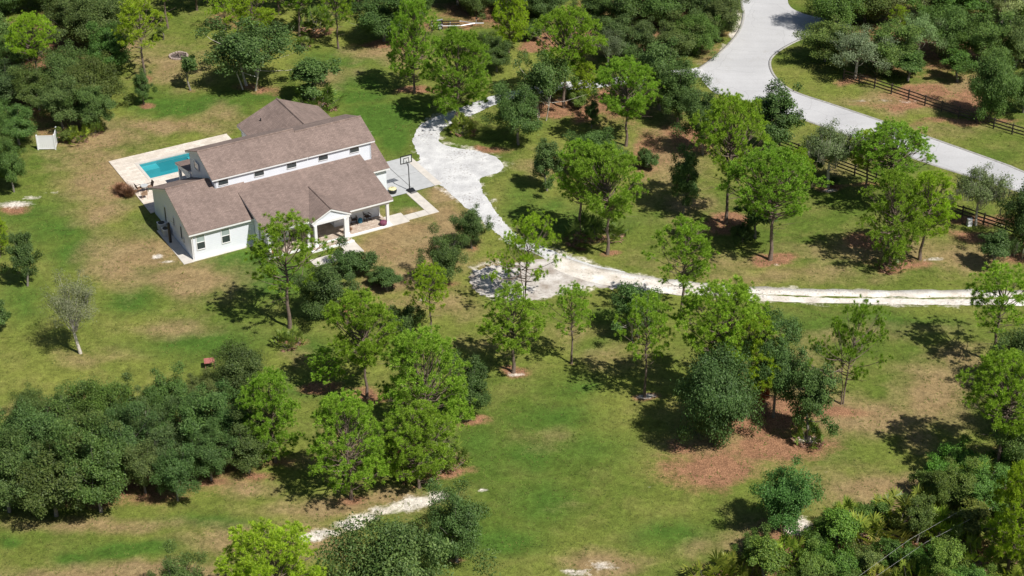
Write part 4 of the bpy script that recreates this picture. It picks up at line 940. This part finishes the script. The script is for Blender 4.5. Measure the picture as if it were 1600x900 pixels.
SMALL = [
 ('palmA',452,541,508,44,'palmetto with pinkish dead fronds under the pine before the porch',BR),
 ('palmA',700,728,676,60,'palmetto clump with pale dead fronds at the right of the lower centre pines',MD),
 ('palmA',672,742,700,56,'palmetto clump in the shade under the lower centre pines',DK),
 ('palmB',640,746,706,44,'small palmetto between the stems of the lower centre pines',DK),
 ('palmA',1262,692,650,50,'palmetto clump under the oak at the right end of the mulched group',MD),
 ('palmA',492,168,138,84,'palmetto ring under the low shrub oak behind the house',DK),
 ('bushA',105,222,196,36,'leafy bush right beside the white screen panels',YL),
 ('palmA',122,220,196,40,'yellow green fern clump right of the white screen',YL),
 ('palmA',148,208,182,34,'fern clump at the corner of the upper left wood',BR),
 ('palmA',722,208,180,44,'yellow green fern clump at the inner bend of the driveway',YL),
 ('palmA',915,378,338,64,'dark palmetto clump at the foot of the left twin pine',DK),
 ('palmB',958,372,346,40,'dark palmetto behind the trunk of the right twin pine',DK),
 ('palmA',1390,420,396,40,'palmetto at the foot of the front pine of the bright group',MD),
 ('bushB',1300,290,276,22,'small bush beside the grey tree at the rail fence',DK),
 ('palmA',490,48,10,64,'dark palmettos by the grey trunk at the top edge',DK),
 ('palmB',476,75,58,24,'small fern clump left of the slender top pine',MD),
 ('bushA',548,428,378,74,'leafy shrub covering the front walk before the entry',DK),
 ('bushA',590,442,420,44,'shrub left of the brown patch in front of the porch',DK),
 ('bushB',636,520,474,52,'broad leaved shrub right of the flat topped pine',DK),
 ('palmA',870,152,130,46,'palmettos behind the red mulch bed at the driveway loop',DK),
 ('bushB',905,168,140,36,'bushy green shrub beside the leaning dark trunk',YL),
 ('bushA',830,62,30,52,'dark bush above the red ground at the top centre',DK),
 ('bushA',650,22,-6,50,'bush beside the wheels of the trailer',MD),
 ('bushB',1262,266,228,44,'dark bush pressed against the rail fence left of the grey tree',DK),
 ('bushA',1160,380,340,40,'shrub in the shade between the two red mulch rings',DK),
 ('bushB',1088,432,404,30,'tuft of low shrub right of the open young pine',YL),
 ('bushB',1375,118,90,40,'round bush at the near end of the upper rail fence',MD),
 ('bushA',605,720,664,70,'dark bush in the shade between the lower centre pines',DK),
 ('bushB',1010,262,232,40,'dark bush behind the round crowned pine',DK)]
for k, x, y, t, w, lab, tint in SMALL: plant(k, x, y, t, w, lab, 'bush', 'low bushes and palmettos', tint)
plant('browngrass', 190, 301, 282, 28, 'brown fountain grass clump at the deck corner, left one of two', 'grass clump', 'brown fountain grasses', name='fountain_grass')
plant('browngrass', 202, 307, 286, 30, 'brown fountain grass clump at the deck corner, right one of two', 'grass clump', 'brown fountain grasses', name='fountain_grass')
rb_ = copy_tree([o for o in COL.objects if o.get('label', '').startswith('small bush beside the grey tree')][0]); g = G(1187, 642); rb_.location = (g[0], g[1], 0); rb_.name = 'red_shrub'
for c in rb_.children:
    if c.name.startswith('crown'): c.name = 'leaves'; c.data = c.data.copy(); c.data.materials[0] = M['redleaf']; c.color = (1, 1, 1, 1)
rb_.scale = (.42, .42, 1.6); tag(rb_, 'small orange red shrub between the dark oaks in the brown mulch', 'bush')

# ---------------------------------------------------------------- fences
def rail_fence(P, label, hgt_=1.3):
    P = [G(*p)[:2] for p in P]; f = empty('rail_fence', (P[0][0], P[0][1], 0), 0, label, 'fence', 'dark board fences along the road'); o = P[0]
    Q = [P[0]]; 
    for a, b in zip(P[:-1], P[1:]):
        n = max(1, round(np.linalg.norm(b-a)/2.44)); Q += [a+(b-a)*i/n for i in range(1, n+1)]
    L0 = np.linalg.norm(Q[1]-Q[0])
    pm = MB().box(-.065, -.065, -.1, .065, .065, hgt_).mesh('post', M['fencewood'])
    rm = MB().box(.0, -.02, -.07, L0-.01, .02, .07).mesh('rail', M['fencewood'])
    for i, q in enumerate(Q):
        po = link('post', pm, f, (q[0]-o[0], q[1]-o[1], 0))
        if i < len(Q)-1:
            d = Q[i+1]-q; a = math.atan2(d[1], d[0]); po.rotation_euler = (0, 0, a); nn = np.array([-math.sin(a), math.cos(a)])*-.088
            for z in (.38, .76, 1.14):
                ra = link('rail', rm, f, (q[0]-o[0]+nn[0], q[1]-o[1]+nn[1], z+rt.gauss(0, .012)), a); ra.scale = (np.linalg.norm(d)/L0, 1, 1)
rail_fence([(1318,124),(1366,138),(1419,156),(1471,174),(1552,201),(1640,228)], 'upper dark brown three rail fence between the road verge and the upper right wood')
rail_fence([(1190,220),(1335,274),(1470,328),(1640,386)], 'lower dark brown three rail fence behind the bright pines, nearer than the road')
# white screen of two vinyl panels
sc_ = empty('privacy_screen', tuple(G(60, 234)), R(2), 'white vinyl privacy screen, two panels at a corner, by the upper left wood', 'screen')
def panel(x0, y0, x1, y1, n, h):
    dx, dy = (x1-x0)/n, (y1-y0)/n; Ln = math.hypot(x1-x0, y1-y0); a = math.atan2(dy, dx)
    pm = MB().box(0.004, -.02, .12, Ln/n-.004, .02, h-.1).mesh('board', M['vinyl'])
    for i in range(n): link('board', pm, sc_, (x0+dx*i, y0+dy*i, 0), a)
    for z in (.08, h-.1): link('rail', MB().box(.05, -.035, z, Ln-.05, .035, z+.1).mesh('rail', M['vinyl']), sc_, (x0, y0, 0), a)
sc_.scale = (.92, .92, .92); panel(0, 0, 2.0, 0, 9, 1.8); panel(2.0, 0, 1.85, 2.1, 10, 1.8)
for x, y in ((0, 0), (2.0, 0), (1.85, 2.1)):
    b = MB(); b.box(x-.07, y-.07, -.05, x+.07, y+.07, 1.88); b.add([(x-.09, y-.09, 1.88), (x+.09, y-.09, 1.88), (x+.09, y+.09, 1.88), (x-.09, y+.09, 1.88), (x, y, 1.96)], [(0, 1, 4), (1, 2, 4), (2, 3, 4), (3, 0, 4), (3, 2, 1, 0)])
    b.build('post', M['vinyl'], sc_)
# ---------------------------------------------------------------- basketball hoop
g = G(640, 298.5); bh = empty('basketball_hoop', (g[0], g[1], .058), TH, 'portable black basketball hoop standing on the concrete pad beside the walk', 'basketball hoop')
b = MB(); b.add([(-.35, .15, 0), (.55, .15, 0), (.55, -.75, 0), (-.2, -.75, 0), (-.3, .12, .22), (.45, .1, .22), (.42, -.6, .13), (-.14, -.6, .13)], [(3, 2, 1, 0), (4, 5, 6, 7), (0, 1, 5, 4), (1, 2, 6, 5), (2, 3, 7, 6), (3, 0, 4, 7)]); b.build('base', M['black'], bh, .02)
b = MB(); b.tube([(0, 0, .15), (0, .02, 1.3), (0, .06, 2.6), (0, .16, 3.05)], [.06, .055, .05, .045], 8); b.build('pole', M['black'], bh)
b = MB(); b.tube([(0, .1, 3.0), (0, .52, 3.15)], .03, 6); b.tube([(0, .1, 2.7), (0, .5, 2.95)], .03, 6); b.build('arm', M['black'], bh)
bd = MB(); y = .55
bd.box(-.66, y, 2.88, -.57, y+.05, 3.78); bd.box(.57, y, 2.88, .66, y+.05, 3.78); bd.box(-.57, y, 2.88, .57, y+.05, 2.97); bd.box(-.57, y, 3.69, .57, y+.05, 3.78)
bd.box(-.32, y, 2.97, -.26, y+.045, 3.5); bd.box(.26, y, 2.97, .32, y+.045, 3.5); bd.box(-.26, y, 3.44, .26, y+.045, 3.5); bo = bd.build('backboard_frame', M['black'], bh)
mm, t_, p_ = mat('clear_board'); p_.inputs['Base Color'].default_value = (.75, .78, .8, 1); p_.inputs['Alpha'].default_value = .45; p_.inputs['Roughness'].default_value = .15
b = MB(); b.box(-.57, y+.015, 2.97, .57, y+.03, 3.69); b.build('backboard', mm, bh)
b = MB(); b.tube([(.23*math.cos(a), y+.32+.23*math.sin(a), 3.05) for a in np.linspace(0, 6.2832, 17)], .012, 5, False); rim = b.build('rim', M['redpaint'], bh)
b = MB()
for a in np.linspace(0, 6.2832, 13)[:-1]: b.tube([(.23*math.cos(a), y+.32+.23*math.sin(a), 3.04), (.13*math.cos(a+.3), y+.32+.13*math.sin(a+.3), 2.62)], .007, 3)
tag(b.build('net', M['vinyl'], rim), kind='stuff')
# ---------------------------------------------------------------- porch things
def rocker(p, rz, label, m='wood'):
    e = empty('rocking_chair', (p[0], p[1], .14), rz, label, 'chair', 'dark rocking chairs on the porch')
    b = MB(); [b.box(-.27, -.25+i*.1, .42, .27, -.17+i*.1, .45) for i in range(5)]; tag(b.build('seat', M[m], e), kind='stuff')
    for sx_ in (-.27, .27):
        MB().tube([(sx_, -.42, .06), (sx_, -.15, .02), (sx_, .2, .02), (sx_, .55, .12)], .025, 5).build('runner', M[m], e)
        MB().tube([(sx_, -.2, .03), (sx_, -.22, .68)], .024, 5).build('leg', M[m], e); MB().tube([(sx_, .22, .03), (sx_, .24, .44), (sx_, .44, 1.15)], .024, 5).build('leg', M[m], e)
        MB().box(sx_-.04, -.3, .67, sx_+.04, .3, .70).build('armrest', M[m], e)
    for i in range(6): MB().tube([(-.2+i*.08, .25, .45), (-.2+i*.08, .43, 1.08)], .016, 4).build('slat', M[m], e)
    MB().box(-.3, .42, 1.05, .3, .47, 1.2).build('top_rail', M[m], e); return e
P_ = lambda x, y, z=.14: G(x, y, z)
rocker(P_(553.5, 349), TH-.25, 'dark rocking chair left of the blue stool on the front porch'); rocker(P_(574.5, 344), TH+.2, 'dark rocking chair right of the blue stool on the front porch')
def at_thing(name, p, z, label, cat, rz=TH): return empty(name, (p[0], p[1], z), rz, label, cat)
e = at_thing('garden_stool', P_(563, 348), .14, 'blue glazed drum stool between the two rocking chairs', 'stool')
MB().lathe([(.16, 0), (.23, .12), (.25, .27), (.21, .42), (.17, .46)], 16).build('body', M['blue'], e, 0, True); MB().lathe([(.18, .46), (.19, .48), (.17, .50)], 16).build('top', M['blue'], e)
e = at_thing('pouffe', P_(599, 351.5), .14, 'round maroon cushion pouffe by the right porch column', 'pouffe')
b = MB(); [b.add([(0,0,0)], [])]; b = MB().lathe([(.18, 0), (.33, .10), (.38, .24), (.34, .40), (.20, .50), (.04, .52)], 14); b.build('cushion', M['maroon'], e, 0, True); MB().lathe([(.05, .515), (.05, .55), (.02, .56)], 8).build('button', M['maroon'], e)
def potplant(p, z, label, potm, key, sc, r=.2, h=.36):
    e = at_thing('potted_plant', p, z, label, 'potted plant')
    b = MB().lathe([(r*.62, 0), (r*.95, h*.8), (r*1.08, h*.82), (r*1.08, h), (r*.9, h), (r*.85, h*.85)], 14); b.build('pot', M[potm], e)
    c = link('leaves', PROTO[key]['cr'], e, (0, 0, h*.6)); c.scale = (sc,)*3; return e
potplant(P_(544.5, 364), .15, 'grey potted grass plant beside the entry column of the porch', 'greystone', 'browngrass', .42)
potplant(P_(424, 395), .05, 'clay potted plant at the left end of the porch steps', 'terracotta', 'palmB', .28, .26, .4)
e = at_thing('garden_statue', G(540, 374, .1), .15, 'small grey stone figure on a plinth in front of the entry column', 'statue')
MB().box(-.14, -.14, 0, .14, .14, .25).build('plinth', M['greystone'], e, .02); MB().lathe([(.11, .25), (.13, .4), (.09, .6), (.12, .72), (.06, .82), (.045, .85), (.085, .93), (.08, 1.02), (.03, 1.08)], 12).build('figure', M['greystone'], e, 0, True)
e = at_thing('storage_barrel', G(613.5, 302), .058, 'black round planter with a pale yellow lid at the edge of the concrete pad', 'barrel')
MB().lathe([(.30, 0), (.42, .1), (.45, .32), (.40, .46)], 16).build('body', M['black'], e, 0, True); MB().lathe([(.42, .46), (.43, .50), (.3, .58), (.05, .62)], 16).build('lid', M['yellow'], e); MB().tube([(-.12, 0, .60), (-.1, 0, .68), (.1, 0, .68), (.12, 0, .60)], .02, 5).build('handle', M['black'], e)
# ---------------------------------------------------------------- pool side furniture
def patio_chair(p, rz, label, m='wood'):
    e = empty('patio_chair', (p[0], p[1], .09), rz, label, 'chair', 'chairs round the small table on the pool deck')
    MB().box(-.28, -.26, .40, .28, .28, .45).build('seat', M['tan'], e, .015)
    b = MB(); b.add([(-.28, .24, .45), (.28, .24, .45), (.28, .30, .45), (-.28, .30, .45), (-.27, .42, .98), (.27, .42, .98), (.27, .47, .98), (-.27, .47, .98)], [(3,2,1,0),(4,5,6,7),(0,1,5,4),(1,2,6,5),(2,3,7,6),(3,0,4,7)]); b.build('backrest', M[m], e)
    for x in (-.26, .26):
        MB().tube([(x, -.24, 0), (x, -.24, .64)], .02, 5).build('leg', M[m], e); MB().tube([(x, .30, 0), (x, .27, .45)], .02, 5).build('leg', M[m], e)
        MB().box(x-.03, -.27, .64, x+.03, .33, .67).build('armrest', M[m], e)
patio_chair(G(218.5, 299.5, .09), TH+1.7, 'dark slanted patio chair nearest the brown grass clumps on the deck')
patio_chair(G(234, 297, .09), TH-1.5, 'tan and dark patio chair between the deck table and the house')
patio_chair(G(226, 309, .09), TH+3.1, 'low tan patio chair nearest the lawn edge of the deck', 'tan')
e = at_thing('patio_table', G(226.5, 299, .09), .09, 'small round grey table among the chairs on the pool deck', 'table')
MB().lathe([(.36, .66), (.38, .68), (.38, .71), (.36, .72)], 18).build('tabletop', M['acgrey'], e)
for a in (0, 2.1, 4.2): MB().tube([(.08*math.cos(a), .08*math.sin(a), .66), (.28*math.cos(a), .28*math.sin(a), 0)], .018, 5).build('leg', M['black'], e)
# air conditioners and filter beside the left wall
def ac(u_, v_, label):
    p = hw(u_, v_); e = empty('air_conditioner', (p.x, p.y, .05), TH, label, 'air conditioner', 'air conditioners beside the left gable wall')
    MB().box(-.36, -.36, 0, .36, .36, .72).build('casing', M['acgrey'], e, .03)
    MB().lathe([(.33, .72), (.34, .76), (.30, .775)], 18).build('fan_guard', M['black'], e)
    MB().box(-.38, -.38, .70, .38, .38, .735).build('lid', M['vinyl'], e)
    for k in range(6): MB().box(-.365, -.3, .1+k*.1, .365, .3, .12+k*.1).build('louvre', M['greystone'], e)
ac(-.55, -7.2, 'boxy grey air conditioner farther back beside the shaded gable wall'); ac(-.55, -5.9, 'boxy grey air conditioner behind the tall black cylinder by the gable wall')
p = hw(-.72, -4.3); e = empty('water_tank', (p.x, p.y, .05), TH, 'tall narrow black cylinder standing by the shaded left gable wall', 'tank')
MB().lathe([(.13, 0), (.14, .05), (.14, 2.05), (.11, 2.15), (.05, 2.2)], 14).build('cylinder', M['black'], e, 0, True); MB().tube([(0, 0, 2.18), (0, 0, 2.3), (.25, 0, 2.3), (.6, 0, 1.9)], .025, 5).build('pipe', M['alu'], e)
# ---------------------------------------------------------------- fire ring
g = G(279, 88); fr = empty('fire_ring', (g[0], g[1], 0), 0, 'ring of pale stones round a small ash bed on the upper left lawn', 'fire ring')
for i in range(19):
    a = i*2*math.pi/19; b = MB(); w_, d_, h_ = .16*rt.uniform(.85, 1.1), .11*rt.uniform(.8, 1.2), .20*rt.uniform(.8, 1.2)
    b.box(-w_, -d_, -.03, w_, d_, h_); o = b.build('stone', M['stone'], fr, .035); o.location = (1.05*math.cos(a), 1.05*math.sin(a), 0); o.rotation_euler = (0, 0, a+math.pi/2+rt.uniform(-.1, .1))
MB().lathe([(.93, -.02), (.93, .03), (.5, .07), (.05, .09)], 18).build('ash_bed', M['ash'], fr)
for i in range(4):
    a = i*1.57+.4; o = MB().tube([(.55*math.cos(a), .55*math.sin(a), .08), (0.03*i, .02, .5)], .05, 6).build('log', M['bark'], fr)
# ---------------------------------------------------------------- boat trailer
g = G(688, 47); tr_ = empty('boat_trailer', (g[0], g[1], 0), R(2), 'empty silver boat trailer parked in front of the dark wood at the top', 'trailer')
for s_ in (0, 1.75):
    wl = MB(); wl.tube([(0, s_-.11, .32), (0, s_-.09, .32), (0, s_+.09, .32), (0, s_+.11, .32)], [.26, .32, .32, .26], 16); w_o = wl.build('wheel', M['rubber'], tr_); MB().tube([(0, s_-.125, .32), (0, s_+.125, .32)], .18, 12).build('rim', M['alu'], w_o)
    MB().slab([(-.55, s_-.15, .55), (-.3, s_-.15, .74), (.3, s_-.15, .74), (.55, s_-.15, .55), (.55, s_+.15, .55), (.3, s_+.15, .74), (-.3, s_+.15, .74), (-.55, s_+.15, .55)][0:1]+[(.3, s_-.15, .72), (.3, s_+.15, .72), (-.55, s_+.15, .55)], .04).build('fender', M['alu'], tr_)
    MB().tube([(-1.2, s_+(.16 if s_ < 1 else -.16), .48), (2.6, s_+(.16 if s_ < 1 else -.16), .48), (4.3, .875, .48)], .06, 4).build('frame_beam', M['alu'], tr_)
MB().tube([(4.1, .875, .48), (5.4, .875, .48)], .06, 4).build('tongue', M['alu'], tr_); MB().tube([(0, .1, .32), (0, 1.65, .32)], .04, 6).build('axle', M['black'], tr_)
MB().tube([(4.4, .875, .5), (4.5, .875, 1.15)], .05, 4).build('winch_post', M['alu'], tr_); MB().box(4.35, .8, 1.05, 4.6, .95, 1.2).build('winch', M['black'], tr_)
for y_ in (.45, 1.3): MB().box(-1.2, y_-.06, .6, 2.4, y_+.06, .68).build('bunk', M['black'], tr_)
for x_ in (-1.1, 1.2): MB().box(x_, .18, .44, x_+.08, 1.57, .52).build('crossbar', M['alu'], tr_)
# ---------------------------------------------------------------- small things on the lawns
g = G(328, 574); e = empty('picnic_table', (g[0], g[1], 0), R(12), 'small faded red table on the lawn at the edge of the lower left grove', 'table')
for i in range(5): MB().box(-.45, -.40+i*.165, .68, .45, -.25+i*.165, .72).build('plank', M['redpaint'], e)
for x in (-.38, .38):
    MB().tube([(x, -.35, .67), (x, .32, 0)], .03, 5).build('leg', M['redpaint'], e); MB().tube([(x, .35, .67), (x, -.32, 0)], .03, 5).build('leg', M['redpaint'], e)
g = G(1514, 353); e = empty('utility_box', (g[0], g[1], 0), R(10), 'small white utility box in the tree shade inside the lower rail fence', 'box')
MB().box(-.22, -.18, 0, .22, .18, .75).build('cabinet', M['vinyl'], e, .03); MB().box(-.25, -.21, .75, .25, .21, .82).build('lid', M['vinyl'], e, .02)
# power line over the thicket
for k, (q0, q1) in enumerate((((1352, 893), (1450, 822)), ((1380, 893), (1475, 828)))):
    a = Vector(G(*q0, 3.2)); c = Vector(G(*q1, 3.2)); d = c-a; pts = [a+d*t for t in np.linspace(-1.2, 2.6, 13)]
    pts = [Vector((p_.x, p_.y, 3.2-1.9*max(0, i-6)/6)) for i, p_ in enumerate(pts)]
    o = MB().tube(pts, .008, 4).build('power_cable', M['greystone'], None); tag(o, ('upper left' if k == 0 else 'lower right')+' one of two thin grey cables crossing the lower right thicket', 'cable', 'overhead cables')
for o in list(COL.objects):
    if o.name.startswith('hanging_moss') : o['kind'] = 'stuff'


# ---------------------------------------------------------------- weeds and rough tufts in the lawn
def inside(px, py, poly):
    c = np.zeros(len(px), bool); n = len(poly)
    for i in range(n):
        x0, y0 = poly[i]; x1, y1 = poly[i-1]
        if y0 == y1: continue
        c ^= ((y0 > py) != (y1 > py)) & (px < (x1-x0)*(py-y0)/(y1-y0)+x0)
    return c
rg = np.random.default_rng(9); nT = 90000
X = rg.uniform(-72, 76, nT); Y = rg.uniform(92, 214, nT); Pt = np.stack([X, Y, 0*X], 1)-[0, 0, CAM_H]; zt = Pt@_fw
tx = 800+FPX*X/zt; ty_ = 450-FPX*(Pt@_up)/zt
cu = (np.stack([X, Y], 1)-HO)@[math.cos(TH), math.sin(TH)]; cv = (np.stack([X, Y], 1)-HO)@[math.sin(TH), -math.cos(TH)]
kp = (tx > -30) & (tx < 1630) & (ty_ > -20) & (ty_ < 920) & (wob(X, Y, .8, 2.2)+wob(X, Y, 2.3, 1.1) > -.15)
for poly in (road_px, drive_px, track2, turn): kp &= ~inside(tx, ty_, poly)
kp &= ~((cu > -1.3) & (cu < 28) & (cv > -24) & (cv < 7)); kp &= ~((np.abs(ty_-456) < 7) & (tx > 850))
B0 = np.stack([X, Y, 0*X], 1)[kp]; n_ = len(B0); VV = []
for k in range(4):
    a = rg.uniform(0, 6.28, n_); l = rg.uniform(.05, .13, n_); hh = rg.uniform(.04, .13, n_); o = B0+rg.normal(size=(n_, 3))*[.05, .05, 0]
    d = np.stack([np.cos(a), np.sin(a), 0*a], 1); sd = np.stack([-np.sin(a), np.cos(a), 0*a], 1)*.028
    VV.append(np.stack([o-sd, o+sd, o+d*l[:, None]+[0, 0, 1]*hh[:, None]], 1))
VV = np.concatenate(VV).reshape(-1, 3)
M['weed'] = leafmat('rough_grass', (.060, .105, .018), (.24, .26, .06), .2, .8)
tag(link('grass_tufts', npmesh('grass_tufts', VV, np.arange(len(VV)).reshape(-1, 3), M['weed'])), 'rough grass and weeds growing through the lawn', 'grass', None, 'stuff')
